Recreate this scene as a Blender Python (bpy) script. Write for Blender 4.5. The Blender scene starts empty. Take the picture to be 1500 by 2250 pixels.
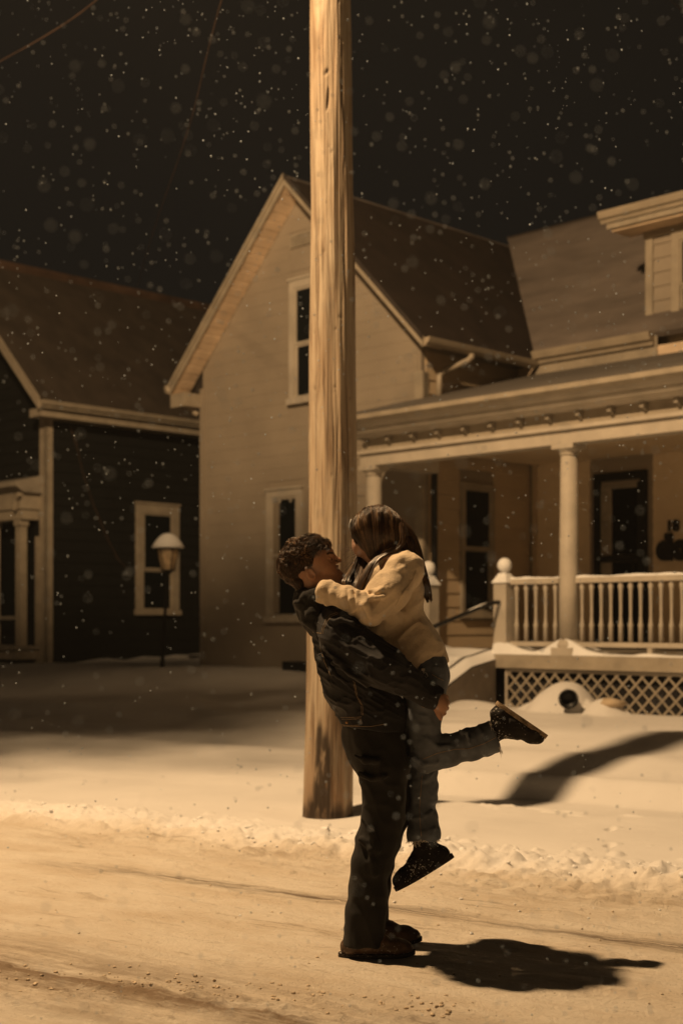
import bpy, math, random
import numpy as np
from mathutils import Vector, Matrix
from mathutils.bvhtree import BVHTree

S = bpy.context.scene
COL = S.collection
R = math.radians
F = 3000.0          # focal length in photo pixels
CH = 1.41           # camera height
HY = 1370.0         # horizon row

# ------------------------------------------------------------------ camera
cam_d = bpy.data.cameras.new('camera')
cam = bpy.data.objects.new('camera', cam_d)
COL.objects.link(cam)
cam.location = (0, 0, CH)
cam.rotation_euler = (R(90), 0, 0)
cam_d.sensor_fit = 'VERTICAL'
cam_d.sensor_height = 36
cam_d.sensor_width = 24
cam_d.lens = F / 2250 * 36
cam_d.shift_y = (HY - 1125) / 2250
cam_d.clip_end = 600
cam_d.clip_start = 0.05
cam_d.dof.use_dof = True
cam_d.dof.focus_distance = 5.80
cam_d.dof.aperture_fstop = 2.2
S.camera = cam

# ------------------------------------------------------------------ night sky
W = bpy.data.worlds.new('World')
S.world = W
W.use_nodes = True
wn = W.node_tree
for n in list(wn.nodes):
    wn.nodes.remove(n)
wo = wn.nodes.new('ShaderNodeOutputWorld')
wb = wn.nodes.new('ShaderNodeBackground')
wc = wn.nodes.new('ShaderNodeTexCoord')
wx = wn.nodes.new('ShaderNodeSeparateXYZ')
wr = wn.nodes.new('ShaderNodeValToRGB')
wr.color_ramp.elements[0].position = 0.0
wr.color_ramp.elements[0].color = (0.0098, 0.0086, 0.0068, 1)
wr.color_ramp.elements[1].position = 0.9
wr.color_ramp.elements[1].color = (0.0120, 0.0094, 0.0060, 1)
e = wr.color_ramp.elements.new(0.28)
e.color = (0.0088, 0.0080, 0.0066, 1)
wn.links.new(wc.outputs['Generated'], wx.inputs[0])
wn.links.new(wx.outputs['Z'], wr.inputs['Fac'])
wn.links.new(wr.outputs[0], wb.inputs['Color'])
wb.inputs['Strength'].default_value = 0.65
wn.links.new(wb.outputs[0], wo.inputs[0])

# street lamp light (its fixture is built further down, out of frame on the left)
LAMP = Vector((-3.77, 7.65, 10.5))
ld = bpy.data.lights.new('street_lamp_light', 'POINT')
ld.energy = 7100
ld.color = (1.0, 0.65, 0.33)
ld.shadow_soft_size = 0.2
lamp = bpy.data.objects.new('street_lamp_light', ld)
lamp.location = LAMP
COL.objects.link(lamp)

S.view_settings.view_transform = 'Standard'
S.view_settings.look = 'None'
S.view_settings.exposure = 0.0
S.view_settings.gamma = 1.0
S.view_settings.use_curve_mapping = False
S.cycles.max_bounces = 6
S.cycles.diffuse_bounces = 3
S.cycles.caustics_reflective = False
S.cycles.caustics_refractive = False

rnd = random.Random(11)
rng = np.random.default_rng(5)


def PX(x, y, Y):
    """photo pixel + distance -> world point"""
    return Vector(((x - 750) / F * Y, Y, CH - (y - HY) / F * Y))


# ------------------------------------------------------------------ numpy noise
def _hash(ix, iy, iz, seed):
    h = (ix.astype(np.int64) * 374761393 + iy.astype(np.int64) * 668265263 +
         iz.astype(np.int64) * 2147483647 + seed * 974634777) & 0xFFFFFFFF
    h = ((h ^ (h >> 13)) * 1274126177) & 0xFFFFFFFF
    h = (h ^ (h >> 16)) & 0xFFFF
    return h.astype(np.float32) / 65535.0


def vnoise(x, y, z=None, seed=0):
    """value noise in [-1,1]"""
    if z is None:
        z = np.zeros_like(x)
    fx, fy, fz = np.floor(x), np.floor(y), np.floor(z)
    tx, ty, tz = x - fx, y - fy, z - fz
    tx = tx * tx * tx * (tx * (tx * 6 - 15) + 10)
    ty = ty * ty * ty * (ty * (ty * 6 - 15) + 10)
    tz = tz * tz * tz * (tz * (tz * 6 - 15) + 10)
    r = 0
    for dx in (0, 1):
        wx_ = tx if dx else 1 - tx
        for dy in (0, 1):
            wy_ = ty if dy else 1 - ty
            for dz in (0, 1):
                wz_ = tz if dz else 1 - tz
                r = r + wx_ * wy_ * wz_ * _hash(fx + dx, fy + dy, fz + dz, seed)
    return (r * 2 - 1)


def fbm(x, y, z=None, seed=0, octv=4):
    a, r = 1.0, 0
    for i in range(octv):
        m = 2.03 ** i
        r = r + a * vnoise(x * m, y * m, None if z is None else z * m, seed + i * 17)
        a *= 0.5
    return r


# ------------------------------------------------------------------ materials
def new_mat(name):
    m = bpy.data.materials.new(name)
    m.use_nodes = True
    nt = m.node_tree
    b = nt.nodes['Principled BSDF']
    return m, nt, b


def simple(name, col, rough=0.6, var=0.15, scale=8.0, stretch=(1, 1, 1), bump=0.0, bscale=None, metal=0.0,
           spec=0.3, dark=None, sheen=0.0, coords='Object', bdist=0.004):
    m, nt, b = new_mat(name)
    b.inputs['Roughness'].default_value = rough
    b.inputs['Metallic'].default_value = metal
    b.inputs['Specular IOR Level'].default_value = spec
    if sheen:
        b.inputs['Sheen Weight'].default_value = sheen
        b.inputs['Sheen Roughness'].default_value = 0.5
    tc = nt.nodes.new('ShaderNodeTexCoord')
    mp = nt.nodes.new('ShaderNodeMapping')
    mp.inputs['Scale'].default_value = stretch
    nt.links.new(tc.outputs[coords], mp.inputs[0])
    nz = nt.nodes.new('ShaderNodeTexNoise')
    nz.inputs['Scale'].default_value = scale
    nz.inputs['Detail'].default_value = 6
    nz.inputs['Roughness'].default_value = 0.6
    nt.links.new(mp.outputs[0], nz.inputs['Vector'])
    rp = nt.nodes.new('ShaderNodeValToRGB')
    c2 = dark if dark else tuple(c * (1 - var * 2) for c in col)
    c1 = tuple(min(1, c * (1 + var * 0.6)) for c in col)
    rp.color_ramp.elements[0].position = 0.3
    rp.color_ramp.elements[0].color = (*c2, 1)
    rp.color_ramp.elements[1].position = 0.68
    rp.color_ramp.elements[1].color = (*c1, 1)
    nt.links.new(nz.outputs['Fac'], rp.inputs[0])
    nt.links.new(rp.outputs[0], b.inputs['Base Color'])
    if bump:
        n2 = nt.nodes.new('ShaderNodeTexNoise')
        n2.inputs['Scale'].default_value = bscale or scale * 6
        n2.inputs['Detail'].default_value = 5
        nt.links.new(mp.outputs[0], n2.inputs['Vector'])
        bp = nt.nodes.new('ShaderNodeBump')
        bp.inputs['Strength'].default_value = bump
        bp.inputs['Distance'].default_value = bdist
        nt.links.new(n2.outputs['Fac'], bp.inputs['Height'])
        nt.links.new(bp.outputs[0], b.inputs['Normal'])
    return m


M = {}
M['white_wood'] = simple('white_painted_wood', (0.48, 0.43, 0.36), 0.6, 0.10, 3.0, bump=0.2, bscale=30)
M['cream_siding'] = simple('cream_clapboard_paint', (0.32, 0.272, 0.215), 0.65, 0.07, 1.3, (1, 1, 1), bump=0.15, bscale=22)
M['lateral_siding'] = simple('lit_toned_ochre_clapboard', (0.56, 0.44, 0.30), 0.65, 0.08, 1.4, bump=0.2, bscale=18)  # ochre lightened to stand in for light on the porch side wall
M['wing_siding'] = simple('lit_toned_clapboard_paint', (0.80, 0.66, 0.48), 0.65, 0.07, 1.3, bump=0.15, bscale=22)  # same cream paint as the gable, lightened to suggest light under the porch
M['trim'] = simple('weathered_trim_paint', (0.37, 0.32, 0.25), 0.6, 0.12, 4.0)
M['old_trim'] = simple('aged_trim_paint', (0.31, 0.275, 0.225), 0.6, 0.14, 4.0)
M['dark_siding'] = simple('dark_green_siding', (0.005, 0.006, 0.006), 0.8, 0.2, 3.0, bump=0.15)
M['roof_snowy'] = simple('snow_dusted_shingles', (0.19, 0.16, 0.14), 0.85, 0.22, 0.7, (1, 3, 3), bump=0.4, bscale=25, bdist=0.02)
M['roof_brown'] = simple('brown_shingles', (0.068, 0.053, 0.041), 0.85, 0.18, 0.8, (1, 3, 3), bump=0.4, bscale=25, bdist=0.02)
M['porch_roof'] = simple('snowy_porch_roof', (0.14, 0.125, 0.11), 0.8, 0.12, 0.9, bump=0.3, bscale=14, bdist=0.02)
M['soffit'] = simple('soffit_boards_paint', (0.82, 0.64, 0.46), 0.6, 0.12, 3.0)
M['black'] = simple('black_painted_metal', (0.012, 0.012, 0.012), 0.45, 0.2, 5.0)
M['black_frame'] = simple('black_painted_frame', (0.008, 0.009, 0.010), 0.5, 0.2, 5.0)
M['shade_brown'] = simple('brown_stone_base', (0.16, 0.13, 0.10), 0.8, 0.2, 3.0, bump=0.3)
M['curtain'] = simple('cream_curtain', (0.30, 0.25, 0.19), 0.9, 0.2, 3.0, (12, 12, 0.5))
M['interior'] = simple('dim_interior', (0.02, 0.018, 0.018), 0.9, 0.3, 2.0)
M['shingle_edge'] = simple('shingle_edge', (0.05, 0.04, 0.035), 0.85, 0.2, 5.0)
M['gutter'] = simple('cream_metal_gutter', (0.40, 0.34, 0.26), 0.5, 0.1, 3.0, spec=0.5)
M['cable'] = simple('brown_cable_jacket', (0.10, 0.06, 0.04), 0.7, 0.3, 2.0)
M['lamp_glass'] = simple('frosted_amber_glass', (0.62, 0.46, 0.28), 0.25, 0.25, 9.0, spec=0.5)

m, nt, b = new_mat('dark_window_glass')
b.inputs['Base Color'].default_value = (0.006, 0.008, 0.009, 1)
b.inputs['Roughness'].default_value = 0.25
b.inputs['Specular IOR Level'].default_value = 0.12
nz = nt.nodes.new('ShaderNodeTexNoise'); nz.inputs['Scale'].default_value = 1.5
bp = nt.nodes.new('ShaderNodeBump'); bp.inputs['Strength'].default_value = 0.08
nt.links.new(nz.outputs['Fac'], bp.inputs['Height']); nt.links.new(bp.outputs[0], b.inputs['Normal'])
M['glass'] = m

# snow on lawn / things
m, nt, b = new_mat('snow')
b.inputs['Base Color'].default_value = (0.84, 0.84, 0.84, 1)
b.inputs['Roughness'].default_value = 0.75
b.inputs['Specular IOR Level'].default_value = 0.25
tc = nt.nodes.new('ShaderNodeTexCoord')
n1 = nt.nodes.new('ShaderNodeTexNoise'); n1.inputs['Scale'].default_value = 60; n1.inputs['Detail'].default_value = 6
n2 = nt.nodes.new('ShaderNodeTexNoise'); n2.inputs['Scale'].default_value = 6; n2.inputs['Detail'].default_value = 4
nt.links.new(tc.outputs['Object'], n1.inputs['Vector']); nt.links.new(tc.outputs['Object'], n2.inputs['Vector'])
ad = nt.nodes.new('ShaderNodeMath'); ad.operation = 'MULTIPLY_ADD'; ad.inputs[1].default_value = 3.0
nt.links.new(n2.outputs['Fac'], ad.inputs[0]); nt.links.new(n1.outputs['Fac'], ad.inputs[2])
bp = nt.nodes.new('ShaderNodeBump'); bp.inputs['Strength'].default_value = 0.35; bp.inputs['Distance'].default_value = 0.006
nt.links.new(ad.outputs[0], bp.inputs['Height']); nt.links.new(bp.outputs[0], b.inputs['Normal'])
M['snow'] = m


# ------------------------------------------------------------------ object helpers
def tag(o, label=None, cat=None, group=None, kind=None):
    if label: o['label'] = label
    if cat: o['category'] = cat
    if group: o['group'] = group
    if kind: o['kind'] = kind
    return o


def empty(name, loc=(0, 0, 0), rz=0.0, parent=None):
    o = bpy.data.objects.new(name, None)
    o.empty_display_size = 0.2
    o.location = loc
    o.rotation_euler = (0, 0, rz)
    COL.objects.link(o)
    if parent: o.parent = parent
    return o


def mesh_obj(name, verts, faces, mat, parent=None, smooth=False):
    me = bpy.data.meshes.new(name)
    me.from_pydata([tuple(v) for v in verts], [], [tuple(int(i) for i in f) for f in faces])
    me.materials.append(mat)
    if smooth:
        me.shade_smooth()
    me.update()
    o = bpy.data.objects.new(name, me)
    COL.objects.link(o)
    if parent is not None: o.parent = parent
    return o


def np_mesh(name, V, Q, mat, parent=None, smooth=True, k=4):
    """V (n,3) float, Q (m,k) int"""
    me = bpy.data.meshes.new(name)
    V = np.ascontiguousarray(V, dtype=np.float32)
    Q = np.ascontiguousarray(Q, dtype=np.int32)
    me.vertices.add(len(V)); me.vertices.foreach_set('co', V.ravel())
    me.loops.add(Q.size); me.loops.foreach_set('vertex_index', Q.ravel())
    me.polygons.add(len(Q)); me.polygons.foreach_set('loop_start', np.arange(0, Q.size, k, dtype=np.int32))
    me.update(calc_edges=True)
    me.validate()
    me.materials.append(mat)
    if smooth: me.shade_smooth()
    o = bpy.data.objects.new(name, me)
    COL.objects.link(o)
    if parent is not None: o.parent = parent
    return o


class MB:
    def __init__(s):
        s.v, s.f = [], []

    def box(s, x0, x1, y0, y1, z0, z1):
        n = len(s.v)
        s.v += [(x0, y0, z0), (x1, y0, z0), (x1, y1, z0), (x0, y1, z0), (x0, y0, z1), (x1, y0, z1), (x1, y1, z1), (x0, y1, z1)]
        s.f += [(n, n + 3, n + 2, n + 1), (n + 4, n + 5, n + 6, n + 7), (n, n + 1, n + 5, n + 4), (n + 1, n + 2, n + 6, n + 5),
                (n + 2, n + 3, n + 7, n + 6), (n + 3, n, n + 4, n + 7)]
        return s

    def hexa(s, pts):
        """8 points ordered like box()"""
        n = len(s.v)
        s.v += [tuple(p) for p in pts]
        s.f += [(n, n + 3, n + 2, n + 1), (n + 4, n + 5, n + 6, n + 7), (n, n + 1, n + 5, n + 4), (n + 1, n + 2, n + 6, n + 5),
                (n + 2, n + 3, n + 7, n + 6), (n + 3, n, n + 4, n + 7)]
        return s

    def prism(s, prof, a, b, ax, bx_, axis):
        """profile polygon [(p,q)] swept between axis values a and b; ax, bx_ are the world axes of p,q"""
        n = len(s.v); k = len(prof)
        for t in (a, b):
            for p, q in prof:
                c = [0, 0, 0]; c[ax] = p; c[bx_] = q; c[axis] = t
                s.v.append(tuple(c))
        s.f.append(tuple(range(n, n + k))); s.f.append(tuple(range(n + 2 * k - 1, n + k - 1, -1)))
        for i in range(k):
            j = (i + 1) % k
            s.f.append((n + i, n + k + i, n + k + j, n + j))
        return s

    def lathe(s, prof, cx=0, cy=0, seg=16, close=True):
        """prof [(r,z)]"""
        n = len(s.v)
        for r, z in prof:
            for i in range(seg):
                a = 2 * math.pi * i / seg
                s.v.append((cx + r * math.cos(a), cy + r * math.sin(a), z))
        for j in range(len(prof) - 1):
            for i in range(seg):
                i2 = (i + 1) % seg
                s.f.append((n + j * seg + i, n + j * seg + i2, n + (j + 1) * seg + i2, n + (j + 1) * seg + i))
        if close:
            s.f.append(tuple(n + i for i in range(seg - 1, -1, -1)))
            s.f.append(tuple(n + (len(prof) - 1) * seg + i for i in range(seg)))
        return s

    def tube(s, pts, rad, seg=6, cap=True):
        pts = [Vector(p) for p in pts]
        n = len(s.v)
        rads = rad if isinstance(rad, (list, tuple)) else [rad] * len(pts)
        up = Vector((0, 0, 1))
        prev = None
        for i, p in enumerate(pts):
            t = (pts[min(i + 1, len(pts) - 1)] - pts[max(i - 1, 0)]).normalized()
            if prev is None:
                x = t.cross(up)
                if x.length < 1e-3: x = t.cross(Vector((1, 0, 0)))
            else:
                x = prev - t * prev.dot(t)
            x.normalize(); prev = x
            y = t.cross(x)
            for k in range(seg):
                a = 2 * math.pi * k / seg
                s.v.append(tuple(p + (x * math.cos(a) + y * math.sin(a)) * rads[i]))
        for j in range(len(pts) - 1):
            for k in range(seg):
                k2 = (k + 1) % seg
                s.f.append((n + j * seg + k, n + j * seg + k2, n + (j + 1) * seg + k2, n + (j + 1) * seg + k))
        if cap:
            s.f.append(tuple(n + i for i in range(seg - 1, -1, -1)))
            s.f.append(tuple(n + (len(pts) - 1) * seg + i for i in range(seg)))
        return s

    def build(s, name, mat, parent=None, smooth=False):
        return mesh_obj(name, s.v, s.f, mat, parent, smooth)

# ------------------------------------------------------------------ ground (one sheet to the horizon)
NRM = (0.551, 0.834)          # across the road, towards the houses
ALO = (0.834, -0.551)         # along the road


def smooth_steps(s, pts):
    xs = [p[0] for p in pts]; ys = [p[1] for p in pts]
    # cosine interpolation between knots
    out = np.full_like(s, ys[0], dtype=np.float64)
    for i in range(len(xs) - 1):
        t = np.clip((s - xs[i]) / (xs[i + 1] - xs[i]), 0, 1)
        t = t * t * (3 - 2 * t)
        out = np.where(s >= xs[i], ys[i] + (ys[i + 1] - ys[i]) * t, out)
    return out


def ground_base(X, Y):
    s = NRM[0] * X + NRM[1] * Y - 6.85
    a = ALO[0] * X + ALO[1] * Y
    right = np.clip((X + 0.4) / 1.2, 0, 1); right = right * right * (3 - 2 * right)
    hR = smooth_steps(s, [(0.5, 0.0), (1.9, 0.02), (2.45, 0.035), (2.75, -0.05), (3.42, -0.045), (3.68, 0.15), (4.3, 0.28), (5.3, 0.40), (7.6, 0.41), (10.6, 0.70), (14, 0.82), (60, 0.9)])
    hL = smooth_steps(s, [(0.5, 0.0), (2.2, 0.0), (4.5, 0.12), (7.5, 0.38), (10.6, 0.72), (14, 0.84), (60, 0.9)])
    h = hL + (hR - hL) * right
    return h, s, a


def gh(x, y):
    h, s, a = ground_base(np.array([float(x)]), np.array([float(y)]))
    return float(h[0])


xs = np.concatenate([-np.geomspace(260, 9, 26), np.linspace(-8.6, -3.3, 40), np.arange(-3.2, 3.0, 0.0135), np.linspace(3.05, 9, 50), np.geomspace(9.5, 260, 26)])
ys = np.concatenate([np.linspace(-8, 4.1, 22), np.arange(4.2, 10.2, 0.014), np.arange(10.22, 18, 0.03), np.linspace(18.1, 30, 60), np.geomspace(31, 420, 30)])
GX, GY = np.meshgrid(xs, ys, indexing='ij')
H, SS, AA = ground_base(GX, GY)
# drift ripples on the lawn
lawn = np.clip((SS - 1.6) / 2, 0, 1)
H += lawn * 0.022 * fbm(AA * 0.45 + 3, SS * 1.4, seed=3, octv=3)
H += np.clip((SS - 3) / 2, 0, 1) * np.clip((0.5 - GX) / 2, 0, 1) * 0.018 * np.sin(SS * 5.2 + 1.4 * vnoise(AA * 0.5, SS * .6, seed=8) * 3) * (0.5 + 0.5 * vnoise(AA * .6, SS * .5, seed=77))
H += 0.004 * fbm(GX * 2.2, GY * 2.2, seed=5, octv=3) * np.clip((SS - 0.3) / .5, 0, 1)
# trodden street
street = np.clip((0.25 - SS) / 0.4, 0, 1)
H += street * (0.006 * fbm(AA * 0.9, SS * 4.5, seed=21, octv=4) + 0.0045 * fbm(AA * 5, SS * 11, seed=22, octv=3) + .010 * np.clip(fbm(AA * 2.2, SS * 5, seed=23, octv=4) - .25, 0, 1) + .0022 * fbm(AA * 16, SS * 26, seed=24, octv=2))
# ploughed berm
wv = 0.22 * vnoise(AA * 0.7, AA * 0 + 2, seed=31) + 0.10 * vnoise(AA * 2.3, AA * 0, seed=32)
sb = SS - wv * 0.7
amp = 0.55 + 0.45 * np.clip((AA + 4.5) / 5.5, 0, 1)
berm = np.exp(-(np.clip(np.abs(sb - 0.38) - .12, 0, 9) / 0.26) ** 2)
H += amp * berm * (0.068 + .030 * np.clip((AA + 3) / 3, 0, 1) + 0.030 * vnoise(AA * 1.6, SS * 2, seed=33) + .040 * vnoise(AA * 4, SS * 5, seed=36))
lump = np.clip(1.25 * np.exp(-((sb - 0.25) / 0.50) ** 2) - 0.12, 0, 1)
H += amp * lump * (0.040 * fbm(GX * 9, GY * 9, seed=34, octv=5) + .030 * (1 - np.abs(fbm(GX * 7, GY * 7, seed=35, octv=3))))


def stamp(cx, cy, rx, hh, ang=0.0, ratio=1.0, flat=0.0, mode='max'):
    i0, i1 = np.searchsorted(xs, (cx - rx * 1.6, cx + rx * 1.6))
    j0, j1 = np.searchsorted(ys, (cy - rx * 1.6, cy + rx * 1.6))
    if i1 <= i0 or j1 <= j0: return
    dx = GX[i0:i1, j0:j1] - cx; dy = GY[i0:i1, j0:j1] - cy
    c, s_ = math.cos(ang), math.sin(ang)
    u = (dx * c + dy * s_) / rx; v = (-dx * s_ + dy * c) / (rx * ratio)
    w = 0.22 * vnoise(dx / rx * 2 + cx * 9, dy / rx * 2 + cy * 7, seed=55)
    q = 1 - (u * u + v * v) * (1 + w)
    H[i0:i1, j0:j1] += hh * np.sqrt(np.clip(q, 0, 1)) if mode == 'round' else hh * np.clip(q, 0, 1)


def on_road(a, s):
    s_ = s + 6.85
    return a * ALO[0] + s_ * NRM[0], a * ALO[1] + s_ * NRM[1]


for i in range(3600):
    a = rng.uniform(-9.5, 1.5)
    s = rng.normal(0.22, 0.34) + 0.12 * math.sin(a * 1.7)
    x, y = on_road(a, s)
    r = min(0.075, 0.008 + abs(rng.normal(0, 0.017)) * (1.2 if s > 0.15 else .6))
    if a < -5.5: r *= 0.7
    stamp(x, y, r, r * rng.uniform(0.2, 0.5), rng.uniform(0, 3), rng.uniform(.6, 1), mode='round')
for i in range(420):     # crumbs kicked out on the street, denser in the lower left corner
    if i % 2:
        x = rng.uniform(-1.6, 0.4); y = 5.35 - 0.42 * (x + 1.6) * 0.55 + rng.normal(0, 0.13)
    else:
        a = rng.uniform(-9.5, 1.5); s = -abs(rng.normal(0, 0.9)); x, y = on_road(a, s)
    r = rng.uniform(0.014, 0.030)
    stamp(x, y, r, r * 0.35, rng.uniform(0, 3), .7, mode='round')
# tyre ruts along the street
for s0, dpt, wd in ((-0.35, 0.012, 0.07), (-2.0, 0.012, 0.12), (-2.55, 0.01, 0.06), (-1.1, 0.006, 0.1)):
    wob = 0.05 * vnoise(AA * 0.6, AA * 0, seed=int(abs(s0) * 40))
    H -= dpt * np.exp(-((SS - s0 + wob) / wd) ** 2) * (0.6 + 0.4 * vnoise(AA * 1.5, AA * 0, seed=44)) * street
# footprints crossing the verge (right)
for (px, py) in ((1340, 1828), (1338, 1862), (1325, 1896), (1375, 1915)):
    Y = CH * F / (py - HY); x = (px - 750) / F * Y
    stamp(x, Y, 0.075, -0.035, 1.2, 0.45); stamp(x + .05, Y + .06, 0.05, 0.012)
for i in range(26):      # broken crust beside the sidewalk trough
    t = rng.uniform(0, 1); px = 1060 + 400 * t; py = 1772 + 26 * t + rng.normal(0, 5)
    Y = (CH - 0.02) * F / (py - HY); x = (px - 750) / F * Y
    stamp(x, Y, rng.uniform(.05, .13), -0.016, -0.5, 0.25); stamp(x, Y + .05, rng.uniform(.05, .1), 0.012, -0.5, 0.3)
# snow pushed against the pole foot, the stair side and the lattice
stamp(-0.105, 10.15, 0.5, -0.035)
for px, py, Y, r, hh in ((1243, 1560, 15.35, 0.46, 0.34), (1330, 1560, 15.0, 0.26, 0.18), (1030, 1545, 16.0, 0.5, 0.10), (1190, 1560, 15.7, 0.3, 0.12)):
    p = PX(px, py, Y); stamp(p.x, p.y, r, hh, 0.3, 0.8)
# crisp dent where the boots stand stays level
for cx, cy in ((0.12, 5.79), (0.27, 6.03)):
    m_ = np.exp(-(((GX - cx) / 0.24) ** 2 + ((GY - cy) / 0.1) ** 2) ** 2)
    H = H * (1 - m_) + m_ * -0.002
ni, nj = GX.shape
idx = np.arange(ni * nj).reshape(ni, nj)
Q = np.stack([idx[:-1, :-1], idx[1:, :-1], idx[1:, 1:], idx[:-1, 1:]], -1).reshape(-1, 4)

# ground material: street ice with sand and scuffs, clean snow on the lawn
m, nt, b = new_mat('ground_snow')
L = nt.links.new
tc = nt.nodes.new('ShaderNodeTexCoord')
mp = nt.nodes.new('ShaderNodeMapping'); mp.vector_type = 'TEXTURE'
mp.inputs['Rotation'].default_value = (0, 0, math.atan2(ALO[1], ALO[0]))
L(tc.outputs['Object'], mp.inputs[0])
sx = nt.nodes.new('ShaderNodeSeparateXYZ'); L(mp.outputs[0], sx.inputs[0])


def noise(scale, detail=5, rough=.55, vec=None, stretch=(1, 1, 1), dist=0.0):
    mm = nt.nodes.new('ShaderNodeMapping'); mm.inputs['Scale'].default_value = stretch
    L(vec or mp.outputs[0], mm.inputs[0])
    n = nt.nodes.new('ShaderNodeTexNoise')
    n.inputs['Scale'].default_value = scale; n.inputs['Detail'].default_value = detail
    n.inputs['Roughness'].default_value = rough; n.inputs['Distortion'].default_value = dist
    L(mm.outputs[0], n.inputs['Vector'])
    return n.outputs['Fac']


def ramp(fac, p0, p1, c0=0.0, c1=1.0):
    mr = nt.nodes.new('ShaderNodeMapRange')
    mr.inputs['From Min'].default_value = p0; mr.inputs['From Max'].default_value = p1
    mr.inputs['To Min'].default_value = c0; mr.inputs['To Max'].default_value = c1
    L(fac, mr.inputs['Value'])
    return mr.outputs[0]


def math2(op, a_, b_):
    n = nt.nodes.new('ShaderNodeMath'); n.operation = op
    for i, v in enumerate((a_, b_)):
        if isinstance(v, (int, float)): n.inputs[i].default_value = v
        else: L(v, n.inputs[i])
    return n.outputs[0]


def mixc(fac, c1, c2):
    n = nt.nodes.new('ShaderNodeMix'); n.data_type = 'RGBA'
    L(fac, n.inputs[0])
    for i, v in ((6, c1), (7, c2)):
        if isinstance(v, tuple): n.inputs[i].default_value = (*v, 1)
        else: L(v, n.inputs[i])
    return n.outputs[2]


# mapping 'TEXTURE' turns world x,y into along (x) and across (y)
across = sx.outputs['Y']
wob = math2('MULTIPLY_ADD' if False else 'MULTIPLY', noise(1.2, 3), 0.5)
sedge = math2('ADD', across, wob)
streetf = ramp(sedge, 7.35, 6.95, 0.0, 1.0)
sand = ramp(noise(2.2, 8, .72, stretch=(0.55, 1.4, 1)), .42, .66)
base_s = mixc(sand, (0.90, 0.82, 0.71), (0.76, 0.65, 0.52))
scuff = ramp(noise(5.0, 8, .75, stretch=(0.30, 1.8, 1), dist=.8), .57, .70)
base_s = mixc(math2('MULTIPLY', scuff, 0.75), base_s, (0.33, 0.25, 0.17))
# two long darker scraped lines near the kerb and the brown patch of the near wheel track


def line(center, width):
    dd = math2('ABSOLUTE', math2('SUBTRACT', math2('ADD', across, math2('MULTIPLY', noise(.7, 2), .25)), center), 0.0)
    return ramp(dd, width, 0.0)


fine = ramp(noise(14, 7, .75, stretch=(0.10, 2.6, 1)), .40, .54)
l1 = math2('MULTIPLY', math2('MULTIPLY', line(5.90, .11), fine), ramp(noise(.45, 2, stretch=(1, .2, 1)), .38, .60))
base_s = mixc(math2('MULTIPLY', l1, 0.95), base_s, (0.17, 0.12, 0.08))
l2 = math2('MULTIPLY', line(4.05, .60), ramp(noise(3.4, 7, .72, stretch=(0.35, 1.7, 1)), .38, .58))
base_s = mixc(math2('MULTIPLY', l2, 0.92), base_s, (0.25, 0.17, 0.105))
l3 = math2('MULTIPLY', line(6.72, .36), ramp(noise(4.4, 6, .7, stretch=(0.3, 1.5, 1)), .50, .72))
base_s = mixc(math2('MULTIPLY', l3, 0.8), base_s, (0.38, 0.28, 0.18))
speck = ramp(noise(60, 3, .6), .66, .72)
base_s = mixc(math2('MULTIPLY', speck, 0.7), base_s, (0.2, 0.14, 0.09))
lawnc = mixc(ramp(noise(1.0, 4), .35, .7), (0.76, 0.74, 0.72), (0.69, 0.67, 0.65))
L(mixc(streetf, lawnc, base_s), b.inputs['Base Color'])
b.inputs['Roughness'].default_value = 0.62
b.inputs['Specular IOR Level'].default_value = 0.28
bh = math2('ADD', math2('MULTIPLY', noise(34, 7, .8), 2.2), math2('MULTIPLY', noise(9, 6, .65, stretch=(.4, 1.4, 1)), 3.0))
bp = nt.nodes.new('ShaderNodeBump'); bp.inputs['Distance'].default_value = 0.016
L(ramp(streetf, 0, 1, 0.3, 0.85), bp.inputs['Strength']); L(bh, bp.inputs['Height']); L(bp.outputs[0], b.inputs['Normal'])
M['ground'] = m
g = np_mesh('ground', np.stack([GX, GY, H], -1).reshape(-1, 3), Q, M['ground'])
tag(g, kind='structure')


def ground_z(x, y):
    i = int(np.clip(np.searchsorted(xs, x), 1, len(xs) - 1)); j = int(np.clip(np.searchsorted(ys, y), 1, len(ys) - 1))
    return float(H[i, j])


# loose lumps of snow on the berm and the street edge
base_ico = []
phi = (1 + 5 ** .5) / 2
IV = np.array([(-1, phi, 0), (1, phi, 0), (-1, -phi, 0), (1, -phi, 0), (0, -1, phi), (0, 1, phi), (0, -1, -phi), (0, 1, -phi), (phi, 0, -1), (phi, 0, 1), (-phi, 0, -1), (-phi, 0, 1)], float)
IV /= np.linalg.norm(IV[0])
IF = np.array([(0, 11, 5), (0, 5, 1), (0, 1, 7), (0, 7, 10), (0, 10, 11), (1, 5, 9), (5, 11, 4), (11, 10, 2), (10, 7, 6), (7, 1, 8), (3, 9, 4), (3, 4, 2), (3, 2, 6), (3, 6, 8), (3, 8, 9), (4, 9, 5), (2, 4, 11), (6, 2, 10), (8, 6, 7), (9, 8, 1)])


def subdiv_ico(V, Fc):
    cache, V, out = {}, [tuple(v) for v in V], []

    def mid(a, b_):
        k = (min(a, b_), max(a, b_))
        if k not in cache:
            p = np.array(V[a]) + np.array(V[b_]); p /= np.linalg.norm(p)
            V.append(tuple(p)); cache[k] = len(V) - 1
        return cache[k]
    for a, b_, c in Fc:
        ab, bc, ca = mid(a, b_), mid(b_, c), mid(c, a)
        out += [(a, ab, ca), (b_, bc, ab), (c, ca, bc), (ab, bc, ca)]
    return np.array(V), np.array(out)


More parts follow.
